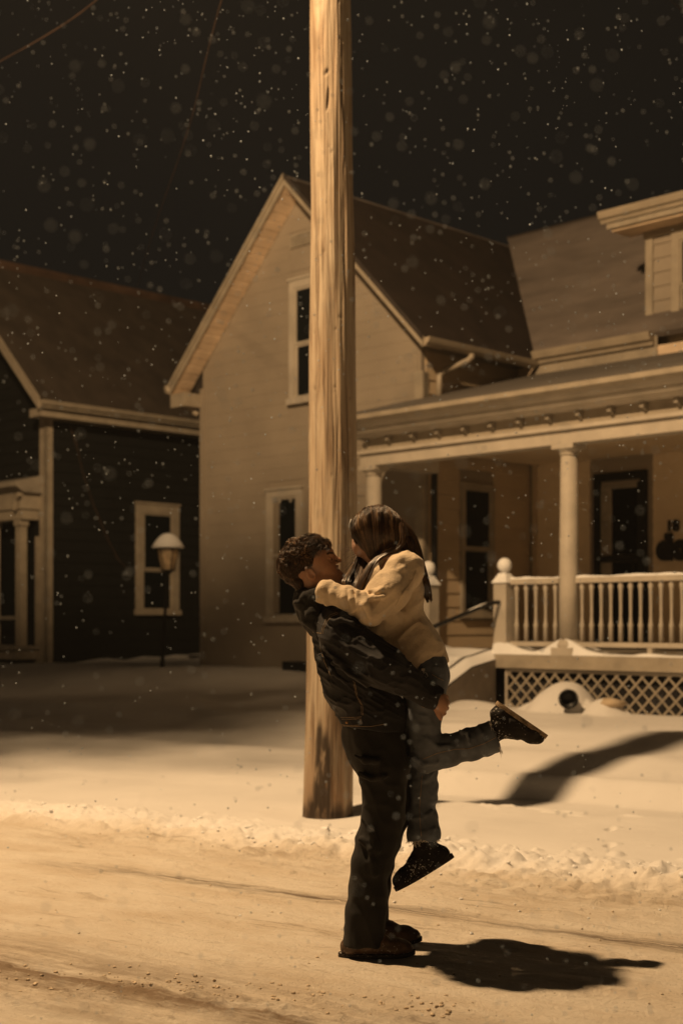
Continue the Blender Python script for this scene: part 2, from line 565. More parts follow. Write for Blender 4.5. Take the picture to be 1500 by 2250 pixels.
IV2, IF2 = subdiv_ico(IV, IF)
VV, FF, off = [], [], 0
V2, F2, off2 = [], [], 0
for i in range(760):
    a = rng.uniform(-9, 1.3); s = rng.normal(0.33, 0.26) + 0.1 * math.sin(a * 1.7)
    if i % 9 == 0: s = -abs(rng.normal(0, .8))
    x, y = on_road(a, s)
    r = 0.004 + abs(rng.normal(0, 0.008)) * (1 if s > 0 else .45)
    r = min(r, 0.045)
    if i > 430:
        x = rng.uniform(-1.75, 0.5); y = 5.62 - .30 * (x + 1.7) + rng.normal(0, .11); r = rng.uniform(.002, .009)
        if i > 640: a = rng.uniform(-8, 1.2); x, y = on_road(a, rng.uniform(-2.4, -.1)); r = rng.uniform(.003, .007)
    d = IV2 * (1 + 0.28 * rng.standard_normal((len(IV2), 1))) * r * np.array([1, rng.uniform(.7, 1.1), rng.uniform(.55, .9)])
    if i > 430:
        V2.append(d + np.array([x, y, ground_z(x, y) + r * 0.1])); F2.append(IF2 + off2); off2 += len(IV2); continue
    VV.append(d + np.array([x, y, ground_z(x, y) + r * 0.25])); FF.append(IF2 + off); off += len(IV2)
o = np_mesh('snow_lumps', np.concatenate(VV), np.concatenate(FF), M['snow'], k=3)
tag(np_mesh('road_crumbs', np.concatenate(V2), np.concatenate(F2), simple('dirty_packed_snow', (.66, .54, .40), .8, .3, 30), k=3), 'dirty crumbs of packed snow scattered across the street', 'snow', kind='stuff')
tag(o, 'loose crumbs and lumps of ploughed snow along the road edge', 'snow', kind='stuff')

# ------------------------------------------------------------------ houses
# local frame of a house: x runs along its front (towards the right and nearer), y runs into the house
class Wall:
    """maps (a, out, z) to local house coordinates"""
    def __init__(s, o, along, out):
        s.o, s.a, s.n = Vector((*o, 0)), Vector((*along, 0)), Vector((*out, 0))

    def p(s, a, n, z):
        return s.o + s.a * a + s.n * n + Vector((0, 0, z))

    def box(s, mb, a0, a1, n0, n1, z0, z1):
        P = s.p
        pts = [P(a0, n0, z0), P(a1, n0, z0), P(a1, n1, z0), P(a0, n1, z0), P(a0, n0, z1), P(a1, n0, z1), P(a1, n1, z1), P(a0, n1, z1)]
        # keep outward orientation whatever the frame's handedness
        if s.a.cross(s.n).z < 0:
            pts = [pts[1], pts[0], pts[3], pts[2], pts[5], pts[4], pts[7], pts[6]]
        mb.hexa(pts)
        return mb


def siding(w, parent, mat, lim, z0, z1, expo, opens=(), board_t=.024):
    """overlapping clapboards, each a board of its own. lim(z) -> (a0, a1)"""
    z = z0
    while z < z1 - 0.01:
        zt = min(z + expo, z1)
        b0, b1 = lim(z); t0, t1 = lim(zt)
        segs = [(b0, b1, t0, t1)]
        for (oa, ob, oz0, oz1) in opens:
            if zt > oz0 + 0.02 and z < oz1 - 0.02:
                new = []
                for (p0, p1, q0, q1) in segs:
                    if ob <= max(p0, q0) or oa >= min(p1, q1): new.append((p0, p1, q0, q1)); continue
                    if oa > p0 + .02: new.append((p0, oa, min(q0, oa), oa))
                    if ob < p1 - .02: new.append((ob, p1, ob, max(q1, ob)))
                segs = new
        for (p0, p1, q0, q1) in segs:
            if q1 - q0 < 0.01: q0 = q1 = (p0 + p1) / 2; q1 += .01
            bt, tp = board_t, 0.006
            P = w.p
            pts = [P(p0, 0, z), P(p1, 0, z), P(p1, bt, z), P(p0, bt, z), P(q0, 0, zt), P(q1, 0, zt), P(q1, tp, zt), P(q0, tp, zt)]
            if w.a.cross(w.n).z < 0:
                pts = [pts[1], pts[0], pts[3], pts[2], pts[5], pts[4], pts[7], pts[6]]
            MB().hexa(pts).build('siding_board', mat, parent)
        z = zt


def window(w, parent, a0, a1, z0, z1, casing=.11, mid=None, mat='trim', curtain=None, sashmat=None, hood=True):
    """double-hung window: casing > sill, head, sashes, panes. a0..z1 = glass opening"""
    c = casing
    f = MB()
    w.box(f, a0 - c, a0, -.02, .055, z0 - .0, z1)
    w.box(f, a1, a1 + c, -.02, .055, z0 - .0, z1)
    w.box(f, a0 - c, a1 + c, -.02, .055, z1, z1 + c * 1.05)
    fr = f.build('window_frame', M[mat], parent)
    s_ = MB(); w.box(s_, a0 - c - .03, a1 + c + .03, -.02, .09, z0 - .09, z0)
    s_.build('sill', M[mat], fr)
    if hood:
        s_ = MB(); w.box(s_, a0 - c - .02, a1 + c + .02, -.02, .08, z1 + c * 1.05, z1 + c * 1.05 + .035)
        s_.build('head_trim', M[mat], fr)
    mid = mid or (z0 + z1) / 2
    sm = M[sashmat or mat]
    for k, (za, zb, dep) in enumerate(((z0, mid, .010), (mid, z1, .030))):
        q = MB(); t = .035
        w.box(q, a0, a0 + t, -.03, dep + .012, za, zb); w.box(q, a1 - t, a1, -.03, dep + .012, za, zb)
        w.box(q, a0 + t, a1 - t, -.03, dep + .010, zb - t, zb); w.box(q, a0 + t, a1 - t, -.03, dep + .010, za, za + t)
        q.build('sash', sm, fr)
        q = MB(); w.box(q, a0 + t, a1 - t, -.028, dep - .004, za + t, zb - t)
        q.build('pane', M['glass'], fr)
    if curtain:
        q = MB(); w.box(q, curtain[0], curtain[1], .0271, .0300, z0 + .05, z1 - .04)
        q.build('curtain', M['curtain'], fr)
    return fr


def roof_slab(parent, pts, th, mat, name='roof'):
    """pts: 4 corners of the top face (eaveA, eaveB, ridgeB, ridgeA)"""
    pts = [Vector(p) for p in pts]
    n = (pts[1] - pts[0]).cross(pts[3] - pts[0]).normalized()
    if n.z < 0: n = -n
    lo = [p - n * th for p in pts]
    o = MB()
    q = lo + pts
    o.hexa(q)
    me = o.build(name, mat, parent)
    return me


M['roof_shaded'] = simple('shade_toned_shingles', (0.035, 0.024, 0.018), 0.85, 0.2, 0.8, (1, 3, 3), bump=0.4, bscale=25, bdist=0.02)  # right gable slope: shade away from the lamp put into the shingle colour
# ---- main house with gable, wing and porch
house = empty('cream_house', (0.43, 18.1, 0), R(-45))
tag(house, 'large cream clapboard house with a steep front gable, side wing and snowy white porch', 'house')
VG, UL, UR, VW = 1.2, -5.10, -0.233, 3.71      # gable wall plane, its ends, wing wall plane
RU, RH, EH = -2.66, 8.17, 5.33                 # ridge, ridge height, eave height
OV, OS = 0.34, 0.36                            # overhang front, side
slope = (RH - EH) / (RU - (UL - OS))


def gz(u):  # underside of the gable roof at u
    return RH - .12 - abs(u - RU) * slope


wl = MB()
n0 = 0
base_z = 0.2
# solid hull of the house (set back behind the boards)
prof = [(UL + .03, base_z), (UR - .03, base_z), (UR - .03, gz(UR)), (RU, gz(RU)), (UL + .03, gz(UL))]
wl.prism(prof, VG + .03, 9.0, 0, 2, 1)
wl.build('wall', M['cream_siding'], house)
wl = MB()
wl.prism([(VW + .03, base_z), (9.0, base_z), (9.0, 5.3), (6.2, 8.1), (VW + .03, 5.6)], UR - .03, 7.5, 1, 2, 0)
wl.build('wing_wall', M['cream_siding'], house)

gw = Wall((0, VG + .03), (1, 0), (0, -1))       # a = u
lw = Wall((UR - .03, 0), (0, 1), (1, 0))        # lateral wall, a = v
ww = Wall((0, VW + .03), (1, 0), (0, -1))

lo_open = (-3.345 - .11, -2.76 + .11, 1.42, 3.50)
up_open = (-2.93, -2.05, 4.75, 6.66)


def gable_lim(z):
    h = (RH - .14 - z) / slope
    return (max(UL + .09, RU - h), min(UR - .09, RU + h))


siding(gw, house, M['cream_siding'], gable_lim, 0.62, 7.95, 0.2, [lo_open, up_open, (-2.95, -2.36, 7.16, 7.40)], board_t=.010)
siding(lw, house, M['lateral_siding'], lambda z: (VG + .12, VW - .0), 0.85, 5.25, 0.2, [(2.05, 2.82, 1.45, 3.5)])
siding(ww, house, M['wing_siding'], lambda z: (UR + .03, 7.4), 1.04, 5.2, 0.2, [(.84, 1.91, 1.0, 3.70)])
# corner boards
q = MB(); gw.box(q, UL - .01, UL + .11, -.02, .035, .5, EH - .05); q.build('corner_board', M['cream_siding'], house)
q = MB(); gw.box(q, UR - .12, UR + .03, -.02, .035, .5, 4.95); lw.box(q, VG + .0, VG + .14, .0, .036, .5, 4.95)
q.build('corner_board', M['trim'], house)
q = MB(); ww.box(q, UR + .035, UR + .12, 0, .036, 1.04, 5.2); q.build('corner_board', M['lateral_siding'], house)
# foundation strip
q = MB(); gw.box(q, UL + .0, UR, -.02, .012, .3, .64); q.build('foundation', M['shade_brown'], house)
# windows
window(gw, house, -3.345, -2.76, 1.52, 3.365, mid=2.45, mat='white_wood', curtain=(-3.31, -3.17))
window(gw, house, -2.81, -2.17, 4.86, 6.54, mid=5.68, casing=.12, mat='white_wood')
window(lw, house, 2.13, 2.74, 1.58, 3.38, mid=2.50, mat='trim', casing=.07, hood=False)
# lower window: two pale bulb shapes added to stand for lamp reflections
q = MB()
for uu in (-3.17, -2.95):
    q.lathe([(.006, 0), (.022, .012), (.026, .03), (.018, .05), (.007, .06)], 0, 0, 10)
n_ = len(q.v) // 2
q.v = [(x - 3.17 + .02, VG + .03 - .045 + y * .5, z + 3.27) for x, y, z in q.v[:n_]] + [(x - 2.90, VG + .03 - .045 + y * .5, z + 3.27) for x, y, z in q.v[n_:]]
q.build('reflection_bulb', M['white_wood'], house, True)
# attic vent
vf = MB(); gw.box(vf, -2.93, -2.38, .0, .03, 7.18, 7.38)
v_ = vf.build('gable_vent', M['trim'], house)
for k in range(4):
    q = MB(); gw.box(q, -2.90, -2.41, .031, .045, 7.205 + k * .043, 7.225 + k * .043); q.build('louver', M['old_trim'], v_)
# basement window / dark box at the wall foot
q = MB(); gw.box(q, -2.90, -2.30, 0.013, .22, .62, .83); q2 = q.build('basement_window_well', M['black'], house)

# gable roof: two slabs, soffit boards under the front rake, fascia boards
for sgn in (-1, 1):
    ue = UL - OS if sgn < 0 else 0.12
    f0, f1 = VG - OV, 9.3
    if sgn < 0:
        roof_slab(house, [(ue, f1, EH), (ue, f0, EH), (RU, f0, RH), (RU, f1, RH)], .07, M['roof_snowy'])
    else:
        roof_slab(house, [(ue, f0, EH), (ue, f1, EH), (RU, f1, RH), (RU, f0, RH)], .07, M['roof_shaded'])
    # rake fascia (proud of the slab front)
    q = MB()
    dz = .0
    a = [(ue, f0 - .03, EH - .15), (RU, f0 - .03, RH - .15), (RU, f0 - .003, RH - .15), (ue, f0 - .003, EH - .15),
         (ue, f0 - .03, EH + .0), (RU, f0 - .03, RH + .0), (RU, f0 - .003, RH + .0), (ue, f0 - .003, EH + .0)]
    if sgn > 0: a = [a[1], a[0], a[3], a[2], a[5], a[4], a[7], a[6]]
    q.hexa(a); q.build('rake_fascia', M['trim'], house)
    q = MB()
    a = [(ue, f0 - .055, EH - .05), (RU, f0 - .055, RH - .05), (RU, f0 - .032, RH - .05), (ue, f0 - .032, EH - .05),
         (ue, f0 - .055, EH + .03), (RU, f0 - .055, RH + .03), (RU, f0 - .032, RH + .03), (ue, f0 - .032, EH + .03)]
    if sgn > 0: a = [a[1], a[0], a[3], a[2], a[5], a[4], a[7], a[6]]
    q.hexa(a); q.build('rake_moulding', M['trim'] if sgn < 0 else M['shingle_edge'], house)
    # soffit boards run across the overhang
    N = 26
    for k in range(N):
        t0, t1 = k / N, (k + .90) / N
        u0, u1 = ue + (RU - ue) * t0, ue + (RU - ue) * t1
        z0_, z1_ = EH + (RH - EH) * t0, EH + (RH - EH) * t1
        jit = .006 * (k % 2)
        th = .03
        a = [(u0, f0, z0_ - .13 - jit), (u1, f0, z1_ - .13 - jit), (u1, VG + .02, z1_ - .13 - jit), (u0, VG + .02, z0_ - .13 - jit),
             (u0, f0, z0_ - .095), (u1, f0, z1_ - .095), (u1, VG + .02, z1_ - .095), (u0, VG + .02, z0_ - .095)]
        if sgn > 0: a = [a[1], a[0], a[3], a[2], a[5], a[4], a[7], a[6]]
        MB().hexa(a).build('soffit_board', M['soffit'], house)
# boxed cornice returns at the gable feet
q = MB(); q.box(UL - OS, UL + .02, VG - OV, VG + .02, EH - .36, EH - .14); q.build('cornice_return', M['trim'], house)
# gutters: profile swept along the eaves
gp = [(0, 0), (.035, -.01), (.055, .03), (.10, .045), (.125, .10), (.135, .13), (.12, .13), (.0, .125)]


def gutter(p_along, a, b_, off, z, axis, sign, name='gutter', mat='gutter', sc=1.0):
    q = MB()
    pr = [(off + sign * x * sc, z + zz * sc) for x, zz in gp]
    q.prism(pr, a, b_, 1 - axis, 2, axis)
    return q.build(name, M[mat], house)


gutter(None, VG - OV + .0, 3.32, .12, EH - .12, 1, 1, sc=.8)
gutter(None, .16, 2.17, 3.36, 5.28, 0, -1, sc=1.25)
q = MB(); ww.box(q, UR, 7.4, .0, .35, 5.10, 5.26); q.build('eave_soffit', M['soffit'], house)
q = MB(); ww.box(q, .10, 2.20, .352, .375, 5.06, 5.40); q.build('eave_fascia', M['trim'], house)
# gutter end and elbow at the left eave of the gable
q = MB()
q.tube([(UL - OS - .05, VG - OV - .06, EH - .05), (UL - OS - .05, 8.6, EH - .05)], .07, 8)
q.build('gutter', M['gutter'], house, True)
q = MB()
q.tube([(UL - OS - .03, VG - .12, EH - .10), (UL - OS - .02, VG - .12, EH - .26), (UL - .22, VG - .06, EH - .36), (UL - .03, VG - .03, EH - .47)], .04, 8)
q.build('downspout', M['gutter'], house, True)
# downspout in the notch beside the gable corner
q = MB()
q.tube([(.18, 1.80, EH - .12), (.18, 1.80, EH - .17), (.14, 1.76, EH - .22), (-.09, 1.52, EH - .36), (-.12, 1.46, EH - .42), (-.12, 1.45, 4.55)], .045, 8)
q.build('downspout', M['gutter'], house, True)
q = MB()
q.tube([(-.12, 1.36, 3.75), (-.13, 1.36, 3.4), (-.13, 1.36, 1.1)], .045, 8)
q.build('downspout', M['black'], house, True)

# wing roof
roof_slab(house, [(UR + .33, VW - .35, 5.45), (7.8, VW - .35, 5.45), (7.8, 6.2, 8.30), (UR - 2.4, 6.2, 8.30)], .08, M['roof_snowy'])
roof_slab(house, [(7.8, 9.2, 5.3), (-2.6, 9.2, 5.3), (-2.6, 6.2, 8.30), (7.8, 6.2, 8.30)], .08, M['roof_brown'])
# gap hull under the wing roof
# wall dormer
dw = Wall((0, VW + .028), (1, 0), (0, -1))
q = MB(); q.prism([(VW + .028, 5.2), (6.0, 5.2), (6.0, 7.9), (VW + .028, 7.05)], 1.81, 5.2, 1, 2, 0)
q.build('dormer_wall', M['cream_siding'], house)
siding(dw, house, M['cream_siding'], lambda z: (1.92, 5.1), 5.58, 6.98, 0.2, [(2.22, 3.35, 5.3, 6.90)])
q = MB(); dw.box(q, 1.80, 1.915, -.01, .035, 5.50, 6.98); q.build('corner_board', M['trim'], house)
window(dw, house, 2.36, 3.20, 5.46, 6.76, mid=6.12, casing=.13)
roof_slab(house, [(1.42, 3.26, 7.22), (5.6, 3.26, 7.22), (5.6, 6.15, 8.26), (1.42, 6.15, 8.26)], .07, M['roof_snowy'], 'dormer_roof')
q = MB(); q.box(1.45, 5.6, 3.25, 3.30, 7.00, 7.15); q.build('dormer_fascia', M['trim'], house)
q = MB(); q.prism([(3.30 - .05 - x, 7.09 + zz * 1.1) for x, zz in gp], 1.38, 5.6, 1, 2, 0); q.build('gutter', M['gutter'], house)
q = MB(); q.box(1.50, 5.6, 3.31, VW + .03, 6.97, 7.03); q.build('dormer_soffit', M['soffit'], house)
q = MB(); q.box(1.79, 5.2, 3.66, VW - .01, 6.88, 6.965); q.build('frieze_board', M['trim'], house)

# entrance door
dr = MB()
for a0, a1, z0_, z1_ in ((.93, 1.03, 1.04, 3.48), (1.72, 1.82, 1.04, 3.48), (.93, 1.82, 3.48, 3.60)):
    ww.box(dr, a0, a1, -.02, .06, z0_, z1_)
door = dr.build('front_door', M['black_frame'], house)
q = MB()
ww.box(q, 1.03, 1.22, -.015, .015, 1.04, 3.44); ww.box(q, 1.221, 1.66, -.015, .015, 3.37, 3.44)
q.build('door_stile', M['old_trim'], door)
q = MB(); ww.box(q, 1.03, 1.72, .016, .035, 2.30, 2.40); ww.box(q, 1.66, 1.719, -.015, .034, 1.04, 3.44); q.build('lock_rail', M['black_frame'], door)
q = MB(); ww.box(q, 1.225, 1.655, -.02, .008, 2.41, 3.365); q.build('pane', M['glass'], door)
q = MB(); ww.box(q, 1.225, 1.655, -.02, .008, 1.06, 2.295); q.build('pane', M['glass'], door)
q = MB(); ww.box(q, 1.60, 1.64, .036, .075, 2.16, 2.26); q.build('handle', M['black'], door)


# house number and black lettering beside the door
def text_mesh(name, txt, mat, parent, loc, size, depth=.012, bold=0.0, sx=1.0):
    c = bpy.data.curves.new(name, 'FONT')
    c.body = txt; c.size = size; c.extrude = depth; c.offset = bold; c.space_character = 1.0 + bold * 2
    t = bpy.data.objects.new('tmp_text', c)
    COL.objects.link(t)
    bpy.context.view_layer.update()
    dg = bpy.context.evaluated_depsgraph_get()
    me = bpy.data.meshes.new_from_object(t.evaluated_get(dg))
    bpy.data.objects.remove(t)
    me.name = name
    me.materials.clear(); me.materials.append(mat)
    o = bpy.data.objects.new(name, me)
    COL.objects.link(o); o.parent = parent
    o.location = loc; o.rotation_euler = (R(90), 0, 0); o.scale = (sx, 1, 1)
    return o


text_mesh('house_number', '18', M['black'], house, (2.135, VW - .01, 2.71), .21, bold=.008)
text_mesh('wall_sign_lettering', 'do', M['black'], house, (2.00, VW - .01, 2.335), .44, bold=.045)

# ---- porch
PF = 1.04
q = MB(); q.box(-.35, 7.2, -.12, VW + .02, PF - .05, PF); q.build('porch_floor', M['old_trim'], house)
q = MB(); q.box(-.37, 7.2, -.15, -.122, PF - .16, PF - .0); q.build('floor_fascia', M['trim'], house)
q = MB(); q.box(-.30, 7.2, -.118, -.02, PF - .17, PF - .052); q.build('rim_joist', M['shade_brown'], house)
# beam, frieze, cornice (front) and the short return at the left end
BZ = 3.49
q = MB(); q.box(-.14, 7.4, -.12, .12, BZ, BZ + .19); q.build('porch_beam', M['white_wood'], house)
q = MB(); q.box(-.14, .10, .122, VG, BZ, BZ + .20); q.build('porch_beam', M['white_wood'], house)
q = MB(); q.box(-.12, 7.4, -.10, .10, BZ + .192, BZ + .36); q.build('frieze_board', M['trim'], house)
q = MB(); q.box(-.16, 7.4, -.17, -.121, BZ + .155, BZ + .20); q.build('beam_moulding', M['white_wood'], house)
q = MB(); q.prism([(-.102, BZ + .36), (-.20, BZ + .36), (-.24, BZ + .39), (-.33, BZ + .405), (-.36, BZ + .435), (-.36, BZ + .465), (-.42, BZ + .485), (-.46, BZ + .55), (-.46, BZ + .575), (-.102, BZ + .575)], -.30, 7.5, 1, 2, 0)
q.build('cornice', M['white_wood'], house)
q = MB(); q.box(-.42, -.302, -.40, VG - .35, BZ + .41, BZ + .57); q.build('cornice', M['trim'], house)
q = MB(); q.prism([(-.462, BZ + .515), (-.49, BZ + .515), (-.54, BZ + .55), (-.55, BZ + .605), (-.462, BZ + .605)], -.42, 7.5, 1, 2, 0)
q.build('gutter', M['trim'], house)
for k in range(17):
    uu = -.02 + k * .425
    q = MB(); q.box(uu - .026, uu + .026, -.195, -.101, BZ + .295, BZ + .356)
    q.prism([(-.101, BZ + .294), (-.15, BZ + .294), (-.101, BZ + .25)], uu - .022, uu + .022, 1, 2, 0)
    q.build('cornice_bracket', M['old_trim'], house)
# porch roof (shed) and snow skin
ez = BZ + .625
rs = (5.30 - ez) / (VW + .45)
roof_slab(house, [(-.42, -.50, ez), (7.6, -.50, ez), (7.6, VW + .0, 5.22), (-.42, VW + .0, 5.22)], .05, M['porch_roof'], 'porch_roof')
q = MB(); ww.box(q, UR, 7.4, .022, .34, 5.215, 5.27)
q.box(-.14, 7.3, .13, VW, BZ + .33, BZ + .36)
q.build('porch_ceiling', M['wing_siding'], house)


def column(u, v, z0_, z1_, r=.115):
    c = MB(); c.lathe([(r, z0_ + .18), (r * .99, z0_ + .9), (r * .84, z1_ - .12)], u, v, 24)
    o = c.build('column', M['white_wood'], house, True)
    c = MB(); c.box(u - .15, u + .15, v - .15, v + .15, z0_, z0_ + .09); c.lathe([(.145, z0_ + .09), (.15, z0_ + .12), (.125, z0_ + .18)], u, v, 24)
    c.build('column_base', M['white_wood'], o)
    c = MB(); c.lathe([(.10, z1_ - .13), (.118, z1_ - .12), (.10, z1_ - .10), (.14, z1_ - .06)], u, v, 24); c.box(u - .15, u + .15, v - .14, v + .14, z1_ - .055, z1_ - .002)
    c.build('column_capital', M['white_wood'], o)
    return o


for uu in (0.0, 3.13, 6.26):
    column(uu, 0, PF, BZ)


def newel(u, v, z0_):
    c = MB(); c.box(u - .095, u + .095, v - .095, v + .095, z0_, z0_ + .86)
    o = c.build('newel_post', M['white_wood'], house)
    c = MB(); c.hexa([(u - .115, v - .115, z0_ + .862), (u + .115, v - .115, z0_ + .862), (u + .115, v + .115, z0_ + .862), (u - .115, v + .115, z0_ + .862),
                      (u - .05, v - .05, z0_ + .98), (u + .05, v - .05, z0_ + .98), (u + .05, v + .05, z0_ + .98), (u - .05, v + .05, z0_ + .98)])
    c.build('post_cap', M['snow'], o)
    c = MB(); c.lathe([(.028, z0_ + .98), (.03, z0_ + 1.0)] + [(.088 * math.sin(t), z0_ + 1.075 - .09 * math.cos(t)) for t in [.35 + i * .26 for i in range(11)]], u, v, 20)
    c.build('ball_finial', M['snow'], o, True)
    return o


newel(2.2, -.02, PF); newel(.975, -.02, PF)
# balustrade
bal_mesh = None


def baluster_mb():
    c = MB()
    c.lathe([(.026, .0), (.026, .17), (.034, .19), (.022, .22), (.016, .30), (.019, .48), (.024, .60), (.034, .63), (.024, .66), (.026, .68)], 0, 0, 10)
    return c


def railing(ua, ub, nb):
    c = MB(); c.box(ua, ub, -.045, .045, PF + .84, PF + .90)
    r_ = c.build('top_rail', M['white_wood'], house)
    c = MB(); c.box(ua, ub, -.038, .038, PF + .10, PF + .155); c.build('bottom_rail', M['white_wood'], r_)
    c = MB()
    n = int((ub - ua) / .06)
    top = [(ua + (ub - ua) * i / n, .022 + .012 * vnoise(np.array([i * .5 + ua]), np.array([0.]))[0]) for i in range(n + 1)]
    for i in range(n):
        (a, ha), (b_, hb) = top[i], top[i + 1]
        z = PF + .901
        c.hexa([(a, -.04, z), (b_, -.04, z), (b_, .04, z), (a, .04, z), (a, -.022, z + ha), (b_, -.022, z + hb), (b_, .022, z + hb), (a, .022, z + ha)])
    c.build('snow_cap', M['snow'], r_)
    global bal_mesh
    for i in range(nb):
        uu = ua + (ub - ua) * (i + .5) / nb
        if bal_mesh is None:
            o = baluster_mb().build('baluster', M['white_wood'], r_, True); bal_mesh = o.data
        else:
            o = bpy.data.objects.new('baluster', bal_mesh); COL.objects.link(o); o.parent = r_
        o.location = (uu, 0, PF + .158)
    return r_


railing(2.30, 3.01, 5)
railing(3.25, 6.12, 22)
c = MB(); c.box(4.2, 4.26, -.03, .03, PF, PF + .10); c.build('rail_foot', M['white_wood'], house)
# snow lying on the porch floor edge
c = MB()
n = 150
for i in range(n):
    a, b_ = -.35 + i * .05, -.35 + (i + 1) * .05

    def sh(u):
        h = .03 + .015 * float(vnoise(np.array([u * 4.]), np.array([0.]))[0])
        for cu, wv_, hv in ((3.13, .30, .16), (2.2, .30, .13), (.975, .25, .1), (0.0, .3, .1)):
            h += hv * math.exp(-((u - cu) / (wv_ * .8)) ** 2)
        return h
    ha, hb = sh(a), sh(b_)
    if 1.07 < a < 2.08: ha = hb = .05
    c.hexa([(a, -.15, PF + .002), (b_, -.15, PF + .002), (b_, .5, PF + .002), (a, .5, PF + .002), (a, -.11, PF + ha), (b_, -.11, PF + hb), (b_, .3, PF + hb * .6), (a, .3, PF + ha * .6)])
o = c.build('floor_snow', M['snow'], house)
# snow-covered steps
st = MB()
for k in range(4):
    zt = PF - .17 * (k + 1)
    st.box(1.07, 2.10, -.16 - .30 * (k + 1), -.16 - .30 * k, .1, zt)
steps = st.build('porch_steps', M['shade_brown'], house)
for uu in (1.03, 2.14):
    q = MB(); q.prism([(-.155, PF - .07), (-.155, .1), (-1.75, .1), (-1.75, .30), (-1.45, .42), (-1.05, .66), (-.62, .87)], uu - .03, uu + .03, 1, 2, 0)
    q.build('stringer', M['shade_brown'], steps)
sn = MB()
n = 26
for j in range(10):
    for i in range(n):
        pass
V_, Q_ = [], []
for i in range(33):
    t = i / 32; v = -.10 - 1.75 * t
    base = float(np.interp(-v - .1, [0, .5, .95, 1.35, 1.85], [PF + .0, .95, .74, .50, .36]))
    for j in range(19):
        w = j / 18; u = 1.00 + 1.165 * w
        edge = math.sin(math.pi * min(1, max(0, w))) ** .35
        lip = .05 * math.exp(-((w - .93) / .12) ** 2) * (1 - t * .3)
        z = base + .10 * edge - .03 + lip * .5 + .03 * math.sin(t * 4 * 2 * math.pi) * (.4 if w < .85 else .1)
        if j == 18 or j == 0: z = base - .05
        if i == 32: z -= .1
        V_.append((u, v, z))
for i in range(32):
    for j in range(18):
        a = i * 19 + j; Q_.append((a, a + 19, a + 20, a + 1))
np_mesh('step_snow', np.array(V_), np.array(Q_), M['snow'], steps)
# black metal handrail from the right newel down the steps
hr = MB()
hr.tube([(2.2, -.125, 1.665), (2.19, -.25, 1.66), (2.17, -.38, 1.62), (2.15, -1.40, 1.335), (2.15, -1.46, 1.29), (2.15, -1.47, .45)], .026, 8)
hro = hr.build('handrail', M['black'], house, True)
hr = MB(); hr.tube([(2.18, -.34, 1.655), (2.17, -.45, 1.622), (2.165, -.66, 1.562)], [.008, .014, .008], 6); hr.build('handrail_snow', M['snow'], hro, True)
# lattice skirt: frame and single slats in two layers
LZ0, LZ1, LU0, LU1 = .28, PF - .175, 2.27, 5.6
q = MB(); q.box(LU0, 7.2, -.10, -.075, LZ1 - .03, LZ1); q.box(LU0, LU0 + .03, -.10, -.075, LZ0, LZ1 - .03); lat = q.build('lattice_frame', M['white_wood'], house)
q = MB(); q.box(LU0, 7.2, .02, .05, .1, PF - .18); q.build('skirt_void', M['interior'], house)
hh = LZ1 - .03 - LZ0
pitch = .168
for dirn in (1, -1):
    for k in range(-5, 26):
        ua = LU0 + .03 + k * pitch
        ub = ua + hh
        x0, x1, za, zb = ua, ub, LZ0, LZ0 + hh
        # clip to panel
        if x0 < LU0 + .03: za += (LU0 + .03 - x0); x0 = LU0 + .03
        if x1 > LU1: zb -= (x1 - LU1); x1 = LU1
        if zb - za < .05: continue
        if dirn < 0: za, zb = LZ0 + hh - (za - LZ0), LZ0 + hh - (zb - LZ0)
        wv_ = .0155
        y0_, y1_ = (-.096, -.088) if dirn > 0 else (-.087, -.079)
        a = [(x0 - wv_, y0_, za), (x1 - wv_, y0_, zb), (x1 - wv_, y1_, zb), (x0 - wv_, y1_, za), (x0 + wv_, y0_, za), (x1 + wv_, y0_, zb), (x1 + wv_, y1_, zb), (x0 + wv_, y1_, za)]
        MB().hexa(a).build('lattice_slat', M['trim'], lat)
# hook and wall light stub by the porch corner (thin bent wire)
q = MB(); hx = [(-.18, -.16, 2.90), (-.18, -.16, 3.07), (-.16, -.165, 3.10), (.02, -.20, 3.085)]
q.tube(hx, .006, 5); q.build('wire_hook', M['black'], house)

# ---- dark neighbour on the left
nb = empty('dark_house', (-5.2, 24.0, 0), R(-45))
tag(nb, 'dark sided house with pale trim and brown roof on the far left', 'house')
NS, NE, NRH, NRU = .97, 5.30, 8.10, -2.8
q = MB(); q.prism([(-5.6 + .03, .3), (-.03, .3), (-.03, NE - .1), (NRU, NRH - .3), (-5.6 + .03, NE - .1)], .03, 8.0, 0, 2, 1); q.build('wall', M['dark_siding'], nb)
nf = Wall((0, .03), (1, 0), (0, -1)); ns = Wall((-.03, 0), (0, 1), (1, 0))
siding(ns, nb, M['dark_siding'], lambda z: (.18, 7.9), .7, NE - .12, .2, [(1.95, 2.98, 1.5, 3.72)])
siding(nf, nb, M['dark_siding'], lambda z: (max(-5.5, NRU - (NRH - .35 - z) / NS), min(-.18, NRU + (NRH - .35 - z) / NS)), .7, 7.7, .2, [(-1.9, -.35, .6, 3.9)])
q = MB(); nf.box(q, -.17, .012, -.02, .04, .6, NE - .05); ns.box(q, -.01, .15, .0, .042, .6, NE - .05); q.build('corner_board', M['trim'], nb)
q = MB(); nf.box(q, -.30, -.175, .0, .05, .6, 2.95); q.build('pilaster', M['trim'], nb)
window(ns, nb, 2.12, 2.80, 1.66, 3.48, mid=2.42, casing=.16)
roof_slab(nb, [(.36, -.35, NE), (.36, 8.3, NE), (NRU, 8.3, NRH + .25), (NRU, -.35, NRH + .25)], .08, M['roof_brown'])
roof_slab(nb, [(-5.96, 8.3, NE), (-5.96, -.35, NE), (NRU, -.35, NRH + .25), (NRU, 8.3, NRH + .25)], .08, M['roof_brown'])
